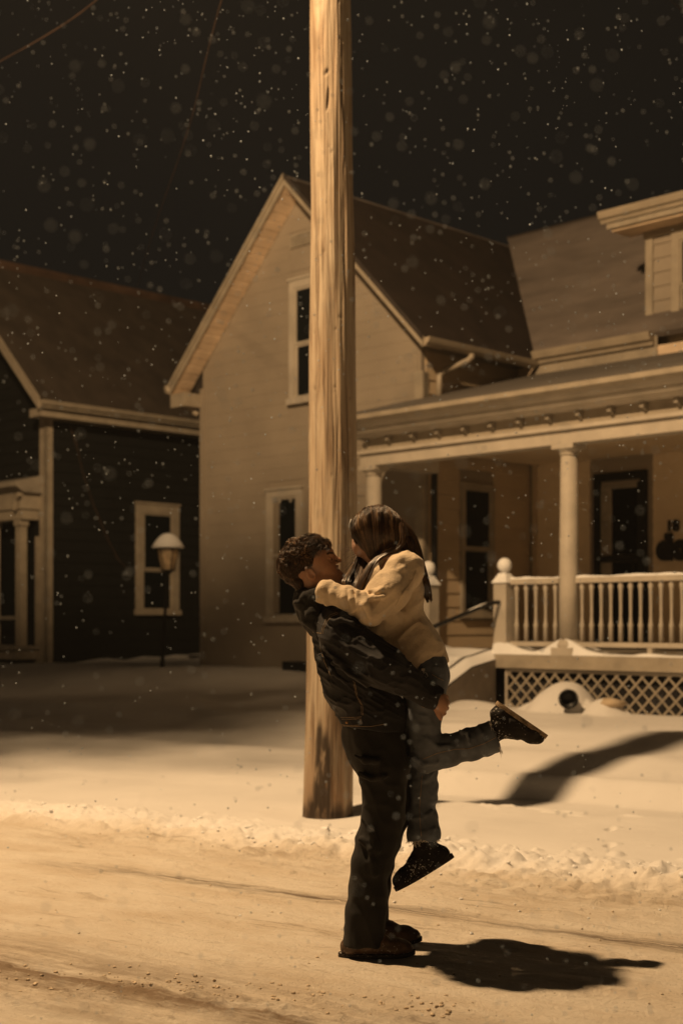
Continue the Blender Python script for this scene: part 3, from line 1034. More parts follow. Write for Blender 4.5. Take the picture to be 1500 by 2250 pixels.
q = MB(); q.tube([(NRU, -.36, NRH + .28), (NRU, 8.3, NRH + .28)], .10, 6); q.build('ridge_cap', M['cable'], nb)
q = MB(); ns.box(q, -.30, 8.2, .0, .34, NE - .30, NE - .16); q.build('eave_frieze', M['trim'], nb)
q = MB(); q.box(.345, .37, -.35, 8.3, NE - .16, NE - .03); q.build('eave_fascia', M['old_trim'], nb)
q = MB(); q.prism([(.372 + x * .9, NE - .16 + z_ * .9) for x, z_ in gp], -.35, 8.2, 0, 2, 1); q.build('gutter', M['trim'], nb)
q = MB()
a = [(NRU, -.385, NRH + .05), (.38, -.385, NE - .20), (.38, -.352, NE - .20), (NRU, -.352, NRH + .05), (NRU, -.385, NRH + .26), (.38, -.385, NE + .01), (.38, -.352, NE + .01), (NRU, -.352, NRH + .26)]
q.hexa(a); q.build('rake_fascia', M['trim'], nb)
# entrance porch of the neighbour
q = MB(); q.box(-3.0, -.16, -.40, .0, 3.42, 3.70); q.build('portico_beam', M['trim'], nb)
q = MB(); q.prism([(-.39, 3.702), (-.55, 3.80), (-.55, 3.88), (.0, 4.02), (.0, 3.702)], -3.2, -.06, 1, 2, 0); q.build('portico_roof', M['old_trim'], nb)
q = MB(); q.box(-3.0, -.20, -.36, .0, 3.24, 3.418); q.build('portico_frieze', M['trim'], nb)
q = MB(); q.tube([(-.30, -.43, 3.41), (-.22, -.45, 3.58), (-.10, -.46, 3.66)], .045, 6); q.build('portico_bracket', M['trim'], nb)
for uu in (-.36, -1.25):
    q = MB(); q.box(uu - .075, uu + .075, -.33, -.19, 1.02, 3.238); q.box(uu - .10, uu + .10, -.35, -.17, 3.13, 3.236); q.build('portico_column', M['trim'], nb)
q = MB(); q.box(-3.0, -.18, -.48, .0, .78, .93); q.build('porch_skirt', M['trim'], nb)
q = MB(); q.box(-3.0, -.14, -.54, .0, .95, 1.02); q.build('porch_floor', M['old_trim'], nb)
q = MB(); q.box(-3.0, -.437, -.30, -.24, 1.48, 1.54); q.build('porch_rail', M['old_trim'], nb)
q = MB(); nf.box(q, -1.86, -.40, -.01, .01, 1.02, 3.24); q.build('porch_pane', M['glass'], nb)
# cable drooping over the dark side wall
q = MB()
pts = [(.02, .50, 4.95), (.10, .60, 4.55), (.06, .75, 4.1), (.06, 1.0, 3.5), (.07, 1.25, 3.0), (.06, 1.5, 2.6), (.06, 1.8, 2.35)]
q.tube(pts, .006, 5); q.build('hanging_cable', M['cable'], nb)

# ------------------------------------------------------------------ yard lamp post
yp = Vector((-2.83, 22.3, gh(-2.83, 22.3)))
yl = empty('yard_lamp', yp)
tag(yl, 'small black yard lamp post with a snow capped lantern beside the dark house', 'lamp post')
yz = 2.52 - yp.z + .02
q = MB(); q.tube([(-.10, 0, -.1), (-.07, 0, .5), (-.01, 0, yz - .32)], [.035, .03, .022], 8); q.build('post', M['black'], yl, True)
q = MB()
q.lathe([(.05, yz - .32), (.06, yz - .29), (.12, yz - .27), (.12, yz - .25)], 0, 0, 6)
q.build('lantern_base', M['black'], yl)
q = MB(); q.lathe([(.105, yz - .25), (.175, yz + .08)], 0, 0, 6); q.build('lamp_glass', M['lamp_glass'], yl)
for k in range(6):
    a = k * math.pi / 3
    q = MB(); q.tube([(.11 * math.cos(a), .11 * math.sin(a), yz - .25), (.18 * math.cos(a), .18 * math.sin(a), yz + .08)], .009, 4); q.build('glazing_bar', M['black'], yl)
q = MB(); q.lathe([(.19, yz + .08), (.20, yz + .10), (.12, yz + .16)], 0, 0, 6); q.build('lamp_roof', M['black'], yl)
q = MB(); q.lathe([(.255, yz + .10), (.268, yz + .115), (.215, yz + .20), (.145, yz + .285), (.08, yz + .33), (.02, yz + .345)], 0, 0, 20); q.build('snow_cap', M['snow'], yl, True)

# ------------------------------------------------------------------ things half buried by the lattice
p = PX(1233, 1535, 15.35)
fp = empty('flower_pot', (p.x, p.y - .46, p.z + .02), 0)
tag(fp, 'dark round flower pot tipped over and buried in snow before the lattice', 'pot')
q = MB(); q.lathe([(.04, -.16), (.10, -.15), (.125, .0), (.115, .0), (.09, -.10), (.03, -.12)], 0, 0, 18)
po = q.build('pot_body', M['black'], fp, True); po.scale = (.8, .8, .8); po.rotation_euler = (R(105), R(20), 0)
q = MB(); q.lathe([(.128, -.02), (.138, -.015), (.138, .012), (.128, .015)], 0, 0, 18, close=False)
po = q.build('rim', M['black'], fp, True); po.scale = (.8, .8, .8); po.rotation_euler = (R(105), R(20), 0)
p = PX(1340, 1545, 15.0)
VV = IV2 * np.array([.14, .10, .06]) * (1 + .15 * rng.standard_normal((len(IV2), 1)))
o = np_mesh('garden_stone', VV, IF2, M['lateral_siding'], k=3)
o.location = (p.x, p.y - .1, p.z)
tag(o, 'brown edging stone poking from the snow right of the buried pot', 'stone')

HAZE = 0.0008
# ------------------------------------------------------------------ utility pole
PCX, PCY = -0.105, 10.2
nz_, na_ = 620, 300
zz = np.linspace(-0.25, 8.9, nz_)
aa = np.linspace(0, 2 * np.pi, na_, endpoint=False)
ZZ, AN = np.meshgrid(zz, aa, indexing='ij')
rad = np.interp(ZZ, [-.2, 0, .6, 2.6, 4.2, 6.1, 9], [.192, .187, .181, .176, .163, .150, .135])
cxo = np.interp(ZZ, [-.2, 0, 1.2, 2.4, 4.0, 6.1, 9], [.0, .0, .03, .048, .038, .022, .0])
# flutes, checks and hewn flats
r = rad + .0060 * fbm(AN * 4.2, ZZ * .7, seed=61, octv=3) + .0022 * fbm(np.cos(AN) * 9, np.sin(AN) * 9, ZZ * 1.1, seed=62, octv=3)
flat = np.clip(np.cos(AN - (-.42)) - .80, 0, 1)
r -= flat * .020 * (1 + .5 * vnoise(ZZ * .9, ZZ * 0, seed=64))
r += .004 * fbm(np.cos(AN) * 3, np.sin(AN) * 3, ZZ * .6, seed=66, octv=3)
mark = np.zeros_like(r)


def check(a0, z0, z1, w, dep, drift=.0, seed=0):
    global r, mark
    t = (ZZ - z0) / (z1 - z0)
    ac = a0 + drift * t + .05 * vnoise(ZZ * 3, ZZ * 0, seed=seed)
    win = np.clip(4 * t * (1 - t), 0, 1) ** .5 * ((t > 0) & (t < 1))
    d = np.abs((AN - ac + np.pi) % (2 * np.pi) - np.pi)
    k_ = np.exp(-(d / (w * (.35 + .65 * win))) ** 2) * win
    r = r - dep * k_
    mark = np.maximum(mark, k_)


# angles: camera side is -90 deg; image x = sin-like. helper from pixel column
def pa(px, py):
    z = CH - (py - HY) / F * PCY
    x = (px - 750) / F * (PCY - .17) - (PCX + float(np.interp(z, [0, 1.2, 2.4, 4.0, 6.1], [.0, .03, .048, .038, .022])))
    rr = float(np.interp(z, [0, .6, 2.6, 4.2, 6.1], [.187, .181, .176, .163, .150]))
    return math.asin(max(-1, min(1, x / rr))) - math.pi / 2, z


def pcheck(px, y0, y1, w, dep, px2=None, seed=0):
    a, z1 = pa(px, y0); a2, z0 = pa(px2 or px, y1)
    check(a2, z0, z1, w, dep, a - a2, seed)


pcheck(720, 208, 262, .06, .016, 716, 1)
pcheck(719, 170, 182, .10, .012, 712, 2)
pcheck(746, 0, 28, .04, .01, 743, 3)
pcheck(751, 95, 145, .04, .012, 752, 4)
pcheck(752, 145, 420, .035, .010, 756, 5)
pcheck(756, 420, 800, .035, .010, 762, 6)
pcheck(760, 800, 1180, .03, .008, 768, 7)
pcheck(700, 60, 330, .02, .004, 703, 8)
pcheck(735, 330, 600, .02, .005, 738, 9)
pcheck(697, 480, 900, .02, .004, 700, 10)
pcheck(722, 700, 1100, .02, .005, 718, 11)
pcheck(742, 900, 1150, .03, .006, 738, 12)
pcheck(708, 1000, 1180, .02, .005, 712, 13)
for i in range(60):
    a = -math.pi / 2 + rnd.uniform(-1.5, 1.6); z0 = rnd.uniform(.2, 8.2); ln = rnd.uniform(.25, 1.3)
    check(a, z0, z0 + ln, rnd.uniform(.010, .022), rnd.uniform(.002, .005), rnd.uniform(-.06, .06), i + 20)
# bark bruises (short horizontal nicks)
for i in range(26):
    a = -math.pi / 2 + rnd.uniform(-1.3, 1.3); z = rnd.uniform(.8, 6.2)
    d = np.abs((AN - a + np.pi) % (2 * np.pi) - np.pi)
    k_ = np.exp(-(d / rnd.uniform(.04, .12)) ** 2 - ((ZZ - z - .01 * np.sin(AN * 9)) / rnd.uniform(.006, .014)) ** 2)
    r -= .005 * k_; mark = np.maximum(mark, .55 * k_)
VP_ = np.stack([PCX + cxo + r * np.cos(AN), PCY + r * np.sin(AN), ZZ], -1).reshape(-1, 3)
idx = np.arange(nz_ * na_).reshape(nz_, na_)
nx = np.roll(idx, -1, axis=1)
Q = np.stack([idx[:-1], nx[:-1], nx[1:], idx[1:]], -1).reshape(-1, 4)
# charred, rot-stained foot: streaks with their own outline
burn = np.zeros_like(r)
for (px, y0, y1, w) in ((700, 1640, 1800, .17), (722, 1612, 1760, .10), (712, 1690, 1800, .22), (688, 1730, 1800, .25), (740, 1750, 1800, .35), (702, 1568, 1612, .09), (715, 1590, 1625, .10), (758, 1770, 1800, .3)):
    a, z1 = pa(px, y0); _, z0 = pa(px, y1 + 10)
    t = np.clip((z1 - ZZ) / (z1 - z0), 0, 1)
    d = np.abs((AN - a + np.pi) % (2 * np.pi) - np.pi)
    ww_ = 2.0 * w * (.35 + .65 * t)
    k_ = np.exp(-(d / ww_) ** 4) * np.clip((z1 - ZZ) / .10, 0, 1) * (ZZ > z0 - .3)
    burn = np.maximum(burn, k_)
burn *= np.clip(1.25 + .8 * fbm(AN * 8, ZZ * 7, seed=71, octv=4) + .35 * vnoise(AN * 22, ZZ * 26, seed=72), 0, 1)
burn = np.maximum(burn, np.clip((.09 + .03 * vnoise(AN * 4, AN * 0, seed=3) - ZZ) / .06, 0, 1) * .75)

m, nt, b = new_mat('utility_pole_wood')
L = nt.links.new
tc = nt.nodes.new('ShaderNodeTexCoord')


def N3(scale, stretch, detail=6, rough=.6, dist=0.0):
    mm = nt.nodes.new('ShaderNodeMapping'); mm.inputs['Scale'].default_value = stretch
    L(tc.outputs['Object'], mm.inputs[0])
    n = nt.nodes.new('ShaderNodeTexNoise'); n.inputs['Scale'].default_value = scale; n.inputs['Detail'].default_value = detail
    n.inputs['Roughness'].default_value = rough; n.inputs['Distortion'].default_value = dist
    L(mm.outputs[0], n.inputs['Vector'])
    return n.outputs['Fac']


def RP(fac, stops):
    rp = nt.nodes.new('ShaderNodeValToRGB')
    while len(rp.color_ramp.elements) < len(stops): rp.color_ramp.elements.new(.5)
    for e_, (p, c) in zip(rp.color_ramp.elements, stops):
        e_.position = p; e_.color = (*c, 1)
    L(fac, rp.inputs[0]); return rp.outputs[0]


def MX(fac, a_, b_):
    n = nt.nodes.new('ShaderNodeMix'); n.data_type = 'RGBA'
    L(fac, n.inputs[0])
    for i, v in ((6, a_), (7, b_)):
        if isinstance(v, tuple): n.inputs[i].default_value = (*v, 1)
        else: L(v, n.inputs[i])
    return n.outputs[2]


def SC(v, k):
    n = nt.nodes.new('ShaderNodeMath'); n.operation = 'MULTIPLY'; L(v, n.inputs[0]); n.inputs[1].default_value = k; return n.outputs[0]


grain = N3(10, (1, 1, .09), 7, .62, .7)
fineg = N3(42, (1, 1, .045), 5, .6)
blot = N3(2.2, (1, 1, .4), 4, .6)
c = RP(grain, [(.34, (.10, .068, .042)), (.45, (.30, .24, .175)), (.55, (.46, .385, .29)), (.70, (.33, .265, .19))])
c = MX(SC(RP(fineg, [(.42, (1, 1, 1)), (.56, (0, 0, 0))]), .38), c, (.26, .17, .10))
c = MX(SC(RP(blot, [(.45, (0, 0, 0)), (.72, (1, 1, 1))]), .42), c, (.40, .29, .19))
at = nt.nodes.new('ShaderNodeAttribute'); at.attribute_name = 'wear'
sp = nt.nodes.new('ShaderNodeSeparateXYZ'); L(at.outputs['Vector'], sp.inputs[0])
c = MX(SC(sp.outputs['Z'], .55), c, (.30, .18, .10))
c = MX(SC(sp.outputs['X'], .92), c, (.05, .03, .018))
c = MX(SC(sp.outputs['Y'], .93), c, (.028, .019, .013))
L(c, b.inputs['Base Color'])
b.inputs['Roughness'].default_value = .7
b.inputs['Specular IOR Level'].default_value = .25
bp = nt.nodes.new('ShaderNodeBump'); bp.inputs['Strength'].default_value = .8; bp.inputs['Distance'].default_value = .010
hsum = nt.nodes.new('ShaderNodeMath'); hsum.operation = 'ADD'; L(grain, hsum.inputs[0]); L(SC(fineg, .5), hsum.inputs[1])
L(hsum.outputs[0], bp.inputs['Height']); L(bp.outputs[0], b.inputs['Normal'])
pole = np_mesh('utility_pole', VP_, Q, m)
att = pole.data.attributes.new('wear', 'FLOAT_VECTOR', 'POINT')
warm = np.clip((1.05 - ZZ) / .9, 0, 1) * np.clip(.5 + .7 * fbm(AN * 3, ZZ * 2, seed=73), 0, 1)
att.data.foreach_set('vector', np.stack([mark, np.clip(burn, 0, 1), warm], -1).astype(np.float32).ravel())
tag(pole, 'thick weathered wooden utility pole with a charred foot standing in the snow behind the couple', 'utility pole')

# ------------------------------------------------------------------ overhead lines
def wire(name, pts, rad_, label):
    P_ = [PX(*p) for p in pts]
    # catmull-rom
    out = []
    for i in range(len(P_) - 1):
        p0, p1, p2, p3 = P_[max(i - 1, 0)], P_[i], P_[i + 1], P_[min(i + 2, len(P_) - 1)]
        for k in range(8):
            t = k / 8
            out.append(.5 * ((2 * p1) + (p2 - p0) * t + (2 * p0 - 5 * p1 + 4 * p2 - p3) * t * t + (3 * p1 - p0 - 3 * p2 + p3) * t ** 3))
    out.append(P_[-1])
    q = MB(); q.tube(out, rad_, 6)
    o = q.build(name, M['cable'], None, True)
    tag(o, label, 'cable')


wire('service_cable', [(540, -160, 11.0), (487, 0, 12.0), (455, 120, 13.2), (425, 245, 14.8), (392, 350, 17), (355, 455, 19.6), (322, 560, 22.8), (300, 640, 26)], .0055,
     'thin brown cable sagging from the top centre down towards the dark house')
wire('overhead_wire', [(-140, 210, 18.), (0, 135, 17.), (90, 85, 16.4), (175, 30, 15.8), (260, -40, 15.)], .007,
     'blurred brown overhead wire crossing the upper left corner of the sky')
wire('overhead_wire', [(1380, -90, 16.), (1462, -10, 17.), (1560, 80, 18.), (1640, 160, 19)], .005,
     'faint overhead wire clipping the top right corner of the sky')

# ------------------------------------------------------------------ street lamp fixture (left, outside the frame)
sl = empty('street_lamp', (-6.6, 8.6, 0))
tag(sl, 'tall street lamp with curved arm lighting the snowy road from the left', 'street lamp')
q = MB(); q.lathe([(.11, -.2), (.10, 1), (.07, 10.4)], 0, 0, 12); q.build('lamp_pole', M['black'], sl, True)
q = MB(); q.tube([(0, 0, 10.2), (.6, -.2, 10.75), (1.6, -.55, 10.92), (2.5, -.84, 10.9)], .035, 8); q.build('lamp_arm', M['black'], sl, True)
q = MB()
q.tube([(2.40, -.80, 10.90), (2.55, -.85, 10.90), (2.85, -.95, 10.88), (3.1, -1.03, 10.85), (3.2, -1.06, 10.82)], [.05, .11, .15, .11, .03], 10); q.build('lamp_head', M['black'], sl, True)

# ------------------------------------------------------------------ evergreen beside the lamp: its boughs shade the far lawn
tr = empty('spruce_tree', (-5.7, 9.9, gh(-5.7, 9.9)))
tag(tr, 'tall spruce with drooping boughs standing beyond the left edge of the lawn', 'tree')
q = MB(); q.lathe([(.20, -.2), (.17, 2), (.12, 6), (.03, 10.2)], 0, 0, 12); q.build('trunk', M['shade_brown'], tr, True)
M['needles'] = simple('spruce_needles', (.035, .045, .025), .8, .3, 6)
q = MB(); lf = []
r2 = random.Random(4)
for bi in range(60):
    z0 = 7.0 + 2.65 * (bi / 60) ** .5; ln = (3.25 - .70 * (bi / 60)) * r2.uniform(.60 if bi < 16 else .8, 1.04); an = r2.uniform(-.25, .10)
    dx_, dy_ = math.cos(an), math.sin(an)
    P_ = [Vector((dx_ * ln * t, dy_ * ln * t - .1, z0 - .25 * t * t - .12 * math.sin(t * 3))) for t in [k / 8 for k in range(9)]]
    q.tube(P_, [.022 * (1 - .9 * k / 8) + .003 for k in range(9)], 4)
    for k in range(40 if bi < 14 else 88):
        t = r2.uniform(.1, 1); i_ = min(7, int(t * 8)); p = P_[i_].lerp(P_[i_ + 1], t * 8 - i_)
        s_ = r2.choice((-1, 1)); l2_ = r2.uniform(.10, .32) * (1.1 - .6 * t)
        e_ = p + Vector((dx_ * .5 - dy_ * s_ * .3, s_ * .8 * dx_, -r2.uniform(.0, .5))).normalized() * l2_
        w_ = Vector((.026, 0, .014))
        lf.append((p - w_, e_ - w_ * .3, e_ + w_ * .3, p + w_))
V_ = [v for f in lf for v in f]
for _ in ():
    pass
base_ = len(q.v)
q.v += [tuple(v) for v in V_]; q.f += [(base_ + 4 * i, base_ + 4 * i + 1, base_ + 4 * i + 2, base_ + 4 * i + 3) for i in range(len(lf))]
q.build('crown', M['needles'], tr)

# ------------------------------------------------------------------ falling snow
VV, FF, off = [], [], 0
cnt = 0
cl = rng.uniform([-1, -1, 3], [1, 1, 13], (60, 3))
while cnt < 6400:
    md = cnt % 10
    if md < 5:
        Z = (rng.uniform(1.5 ** 1.7, 4.3 ** 1.7)) ** (1 / 1.7); fx_, fy_ = rng.uniform(-1, 1, 2)
        rr = rng.uniform(.0014, .0032)
    elif md < 8:
        Z = (rng.uniform(7.5 ** 3, 15 ** 3)) ** (1 / 3); fx_, fy_ = rng.uniform(-1, 1, 2)
        rr = rng.uniform(.0026, .0060)
    else:
        c_ = cl[rng.integers(60)]; Z = c_[2] + rng.normal(0, .6); fx_ = c_[0] + rng.normal(0, .07); fy_ = c_[1] + rng.normal(0, .06)
        rr = rng.uniform(.0010, .0018) * Z / 5
        if Z < 2: continue
    x = fx_ * .33 * Z; z = CH + (.083 + fy_ * .47) * Z
    cnt += 1
    if fy_ < -.15 and rng.random() < .5: continue
    if z < .05 or rr > .0075: continue
    if .1 < Z < 7 and -.6 < x < 1.1 and 5.3 < Z < 6.5 and z < 2.0: continue
    d = IV * rr * np.array([1, 1, rng.uniform(.8, 1.25)])
    VV.append(d + np.array([x, Z, z])); FF.append(IF + off); off += 12
m, nt, b = new_mat('snowflake')
b.inputs['Base Color'].default_value = (.40, .48, .58, 1); b.inputs['Roughness'].default_value = .8
M['flake'] = m
o = np_mesh('falling_snow', np.concatenate(VV), np.concatenate(FF), M['flake'], k=3)
tag(o, 'scattered snowflakes falling through the dark night air', 'snow', kind='stuff')

# ------------------------------------------------------------------ snow-laden air
hz = MB(); hz.box(-264, 264, -12, 426, -1.3, 11.8)
m, nt, b = new_mat('snowy_air')
nt.nodes.remove(b)
pv = nt.nodes.new('ShaderNodeVolumePrincipled')
pv.inputs['Color'].default_value = (.9, .9, .92, 1); pv.inputs['Density'].default_value = HAZE
pv.inputs['Anisotropy'].default_value = .2
nt.links.new(pv.outputs[0], nt.nodes['Material Output'].inputs['Volume'])
tag(hz.build('haze', m), 'thin snowy mist hanging in the lamp lit night air', 'haze', kind='stuff')

# ------------------------------------------------------------------ bodies: signed distance fields meshed with surface nets
class Field:
    def __init__(s, x, y, z):
        """axis coordinate arrays (may be unevenly spaced)"""
        s.x, s.y, s.z = [np.asarray(a, np.float32) for a in (x, y, z)]
        s.f = np.full((len(x), len(y), len(z)), .15, np.float32)

    def win(s, lo, hi):
        sl = []
        for a, l, h in zip((s.x, s.y, s.z), lo, hi):
            i0 = max(0, int(np.searchsorted(a, l)) - 1); i1 = min(len(a), int(np.searchsorted(a, h)) + 1)
            if i1 <= i0: return None
            sl.append(slice(i0, i1))
        return tuple(sl)

    def grid(s, sl):
        return s.x[sl[0]][:, None, None], s.y[sl[1]][None, :, None], s.z[sl[2]][None, None, :]

    def comb(s, sl, d, k, op):
        f = s.f[sl]
        if op == 'u':
            h = np.clip(.5 + .5 * (f - d) / k, 0, 1)
            s.f[sl] = f * (1 - h) + d * h - k * h * (1 - h)
        elif op == 's':      # subtract
            h = np.clip(.5 - .5 * (f + d) / k, 0, 1)
            s.f[sl] = f * (1 - h) + (-d) * h + k * h * (1 - h)

    def cone(s, a, b, ra, rb, sy=1.0, k=.02, op='u'):
        a, b = Vector(a), Vector(b)
        m = max(ra, rb) * max(1, sy) + max(k * 2, .02)
        sl = s.win([min(a[i], b[i]) - m for i in range(3)], [max(a[i], b[i]) + m for i in range(3)])
        if sl is None: return s
        X, Y, Z = s.grid(sl)
        ax, ay, az = a; bx, by, bz = b
        dx, dy, dz = bx - ax, (by - ay) / sy, bz - az
        px, py, pz = X - ax, (Y - ay) / sy, Z - az
        L2 = dx * dx + dy * dy + dz * dz + 1e-9
        t = np.clip((px * dx + py * dy + pz * dz) / L2, 0, 1)
        d = np.sqrt((px - t * dx) ** 2 + (py - t * dy) ** 2 + (pz - t * dz) ** 2) - (ra + (rb - ra) * t)
        if sy < 1: d = d * (.5 + .5 * sy)
        s.comb(sl, d.astype(np.float32), k, op)
        return s

    def chain(s, pts, sy=1.0, k=.02):
        """pts [(px, py, Y, rpx)]"""
        for p, q in zip(pts[:-1], pts[1:]):
            s.cone(PX(*p[:3]), PX(*q[:3]), p[3] * p[2] / F, q[3] * q[2] / F, sy, k)
        return s

    def ell(s, c, r, rot=0.0, k=.015, op='u', yaw=0.0):
        """ellipsoid; rot turns it in the picture plane (counter-clockwise, deg)"""
        c = Vector(c); m = max(r) + max(2 * k, .015)
        sl = s.win([c[i] - m for i in range(3)], [c[i] + m for i in range(3)])
        if sl is None: return s
        X, Y, Z = s.grid(sl)
        px, py, pz = X - c.x, Y - c.y, Z - c.z
        if yaw:
            cy, sy_ = math.cos(R(yaw)), math.sin(R(yaw)); px, py = px * cy + py * sy_, -px * sy_ + py * cy
        co, si = math.cos(R(rot)), math.sin(R(rot))
        u = px * co + pz * si; w = -px * si + pz * co
        k0 = np.sqrt((u / r[0]) ** 2 + (py / r[1]) ** 2 + (w / r[2]) ** 2)
        k1 = np.sqrt((u / r[0] ** 2) ** 2 + (py / r[1] ** 2) ** 2 + (w / r[2] ** 2) ** 2) + 1e-9
        d = k0 * (k0 - 1) / k1
        s.comb(sl, d.astype(np.float32), k, op)
        return s

    def cut(s, p, n, k=.004):
        """keep the side n points away from"""
        p = Vector(p); n = Vector(n).normalized()
        X, Y, Z = s.x[:, None, None], s.y[None, :, None], s.z[None, None, :]
        d = (X - p.x) * n.x + (Y - p.y) * n.y + (Z - p.z) * n.z
        h = np.clip(.5 - .5 * (s.f - d) / k, 0, 1)
        s.f = (s.f * (1 - h) + d * h + k * h * (1 - h)).astype(np.float32)
        return s

    def displace(s, fn, band=.03):
        m = np.abs(s.f) < band
        I = np.nonzero(m)
        s.f[I] += fn(s.x[I[0]], s.y[I[1]], s.z[I[2]]).astype(np.float32)
        return s

    def mesh(s):
        f = s.f; ins = f < 0
        nx, ny, nz = f.shape
        # active cells
        c = np.zeros((nx - 1, ny - 1, nz - 1), np.int8)
        for i in (0, 1):
            for j in (0, 1):
                for k in (0, 1):
                    c += ins[i:nx - 1 + i, j:ny - 1 + j, k:nz - 1 + k]
        act = (c > 0) & (c < 8)
        I, J, K = np.nonzero(act)
        vid = np.full(act.shape, -1, np.int32); vid[I, J, K] = np.arange(len(I))
        acc = np.zeros((len(I), 3), np.float32); cn = np.zeros(len(I), np.float32)
        corners = [(i, j, k) for i in (0, 1) for j in (0, 1) for k in (0, 1)]
        xyz = (s.x, s.y, s.z)
        for a in corners:
            for ax in range(3):
                if a[ax]: continue
                b = list(a); b[ax] = 1
                fa = f[I + a[0], J + a[1], K + a[2]]; fb = f[I + b[0], J + b[1], K + b[2]]
                cr = (fa < 0) != (fb < 0)
                t = np.where(cr, fa / np.where(cr, fa - fb, 1), 0)
                pa_ = np.stack([s.x[I + a[0]], s.y[J + a[1]], s.z[K + a[2]]], 1); pb = np.stack([s.x[I + b[0]], s.y[J + b[1]], s.z[K + b[2]]], 1)
                p = pa_ + (pb - pa_) * t[:, None]
                acc += p * cr[:, None]; cn += cr
        V = acc / cn[:, None]
        Qs = []
        for ax in range(3):
            o1, o2 = (ax + 1) % 3, (ax + 2) % 3
            sl0 = [slice(None)] * 3; sl1 = [slice(None)] * 3
            sl0[ax] = slice(0, -1); sl1[ax] = slice(1, None)
            for o in (o1, o2):
                sl0[o] = slice(1, -1); sl1[o] = slice(1, -1)
            A = ins[tuple(sl0)]; B = ins[tuple(sl1)]
            E = np.array(np.nonzero(A != B)).T
            if not len(E): continue
            base = E.copy(); base[:, o1] += 1; base[:, o2] += 1      # grid index of edge start
            def cell(d1, d2):
                q = base.copy(); q[:, o1] += d1; q[:, o2] += d2
                return vid[q[:, 0], q[:, 1], q[:, 2]]
            q = np.stack([cell(-1, -1), cell(0, -1), cell(0, 0), cell(-1, 0)], 1)
            fl = A[tuple(E.T)]
            q[~fl] = q[~fl][:, ::-1]
            Qs.append(q)
        Q_ = np.concatenate(Qs)
        Q_ = Q_[(Q_ >= 0).all(1)]
        return V, Q_


def relax(V, Q_, it=2, lam=.5):
    n = len(V)
    e = np.concatenate([Q_[:, [0, 1]], Q_[:, [1, 2]], Q_[:, [2, 3]], Q_[:, [3, 0]]])
    e = np.concatenate([e, e[:, ::-1]])
    deg = np.bincount(e[:, 0], minlength=n).astype(np.float32)
    for _ in range(it):
        m = np.stack([np.bincount(e[:, 0], weights=V[e[:, 1], i], minlength=n) for i in range(3)], 1) / np.maximum(deg, 1)[:, None]
        V = V * (1 - lam) + m * lam
    return V


def ax3(px0, px1, y0, y1, py0, py1, h, Yc=5.9):
    a = PX(px0, py1, Yc); b = PX(px1, py0, Yc)
    return np.arange(a.x, b.x, h), np.arange(y0, y1, h), np.arange(a.z, b.z, h)


def biggest(V, Q_):
    """keep only the largest connected piece"""
    n = len(V); lab = np.arange(n)
    while True:
        m = lab[Q_].min(1)
        new = lab.copy()
        for k in range(4): np.minimum.at(new, Q_[:, k], m)
        new = new[new]
        new = new[new]
        if (new == lab).all(): break
        lab = new
    u, c = np.unique(lab, return_counts=True)
    keep = lab == u[c.argmax()]
    idx_ = np.cumsum(keep) - 1
    return V[keep], idx_[Q_[keep[Q_[:, 0]]]]


def fmesh(name, fld, mat, parent, it=2, lam=.5):
    V, Q_ = biggest(*fld.mesh())
    V = relax(V, Q_, it, lam)
    return np_mesh(name, V, Q_, mat, parent)


S1 = 5.9 / F     # metres per photo pixel at the couple

# ---- cloth / skin materials
M['skin_m'] = simple('tanned_skin', (0.40, 0.215, 0.13), .5, .08, 14, bump=.12, bscale=160, spec=.4)
M['skin_w'] = simple('fair_skin', (0.55, 0.34, 0.25), .5, .06, 14, bump=.1, bscale=160, spec=.4)
for k_ in ('skin_m', 'skin_w'):
    b_ = M[k_].node_tree.nodes['Principled BSDF']
    b_.inputs['Subsurface Weight'].default_value = .12
    b_.inputs['Subsurface Radius'].default_value = (.02, .007, .004)
    b_.inputs['Subsurface Scale'].default_value = .3
M['denim_dark'] = simple('dark_indigo_denim', (0.013, 0.0125, 0.0145), .78, .25, 10, bump=.5, bscale=260, bdist=.0012, sheen=.05, dark=(.007, .007, .009))
M['denim_dark'].node_tree.nodes['Principled BSDF'].inputs['Specular IOR Level'].default_value = .25
M['trouser'] = simple('black_cotton_trousers', (0.013, 0.0115, 0.0105), .85, .25, 9, bump=.35, bscale=200, bdist=.0012, sheen=.04)
M['hoodie'] = simple('black_fleece_hood', (0.013, 0.012, 0.012), .9, .2, 12, bump=.5, bscale=150, bdist=.002, sheen=.06)
M['jeans'] = simple('washed_grey_blue_denim', (0.115, 0.130, 0.155), .8, .3, 7, bump=.5, bscale=240, bdist=.0014, dark=(.045, .052, .066), sheen=.05)
M['fleece'] = simple('cream_fleece', (0.62, 0.50, 0.355), .92, .12, 9, bump=.9, bscale=110, bdist=.003, sheen=.15)
M['leather'] = simple('brown_leather_boot', (0.105, 0.060, 0.034), .5, .3, 14, bump=.4, bscale=60, bdist=.002, spec=.4)
M['suede'] = simple('black_suede_boot', (0.016, 0.013, 0.011), .85, .3, 20, bump=.6, bscale=120, bdist=.002)
M['rubber'] = simple('dark_rubber_sole', (0.035, 0.026, 0.020), .8, .3, 16, bump=.4, bscale=60)
M['thread'] = simple('tan_stitch_thread', (0.34, 0.24, 0.14), .6, .2, 40)
M['frayed'] = simple('white_frayed_cotton', (0.65, 0.60, 0.52), .9, .1, 30)
M['clip'] = simple('pale_headband', (0.36, 0.34, 0.32), .6, .1, 10)
M['button'] = simple('copper_button', (0.35, 0.20, 0.10), .35, .1, 10, metal=.8)


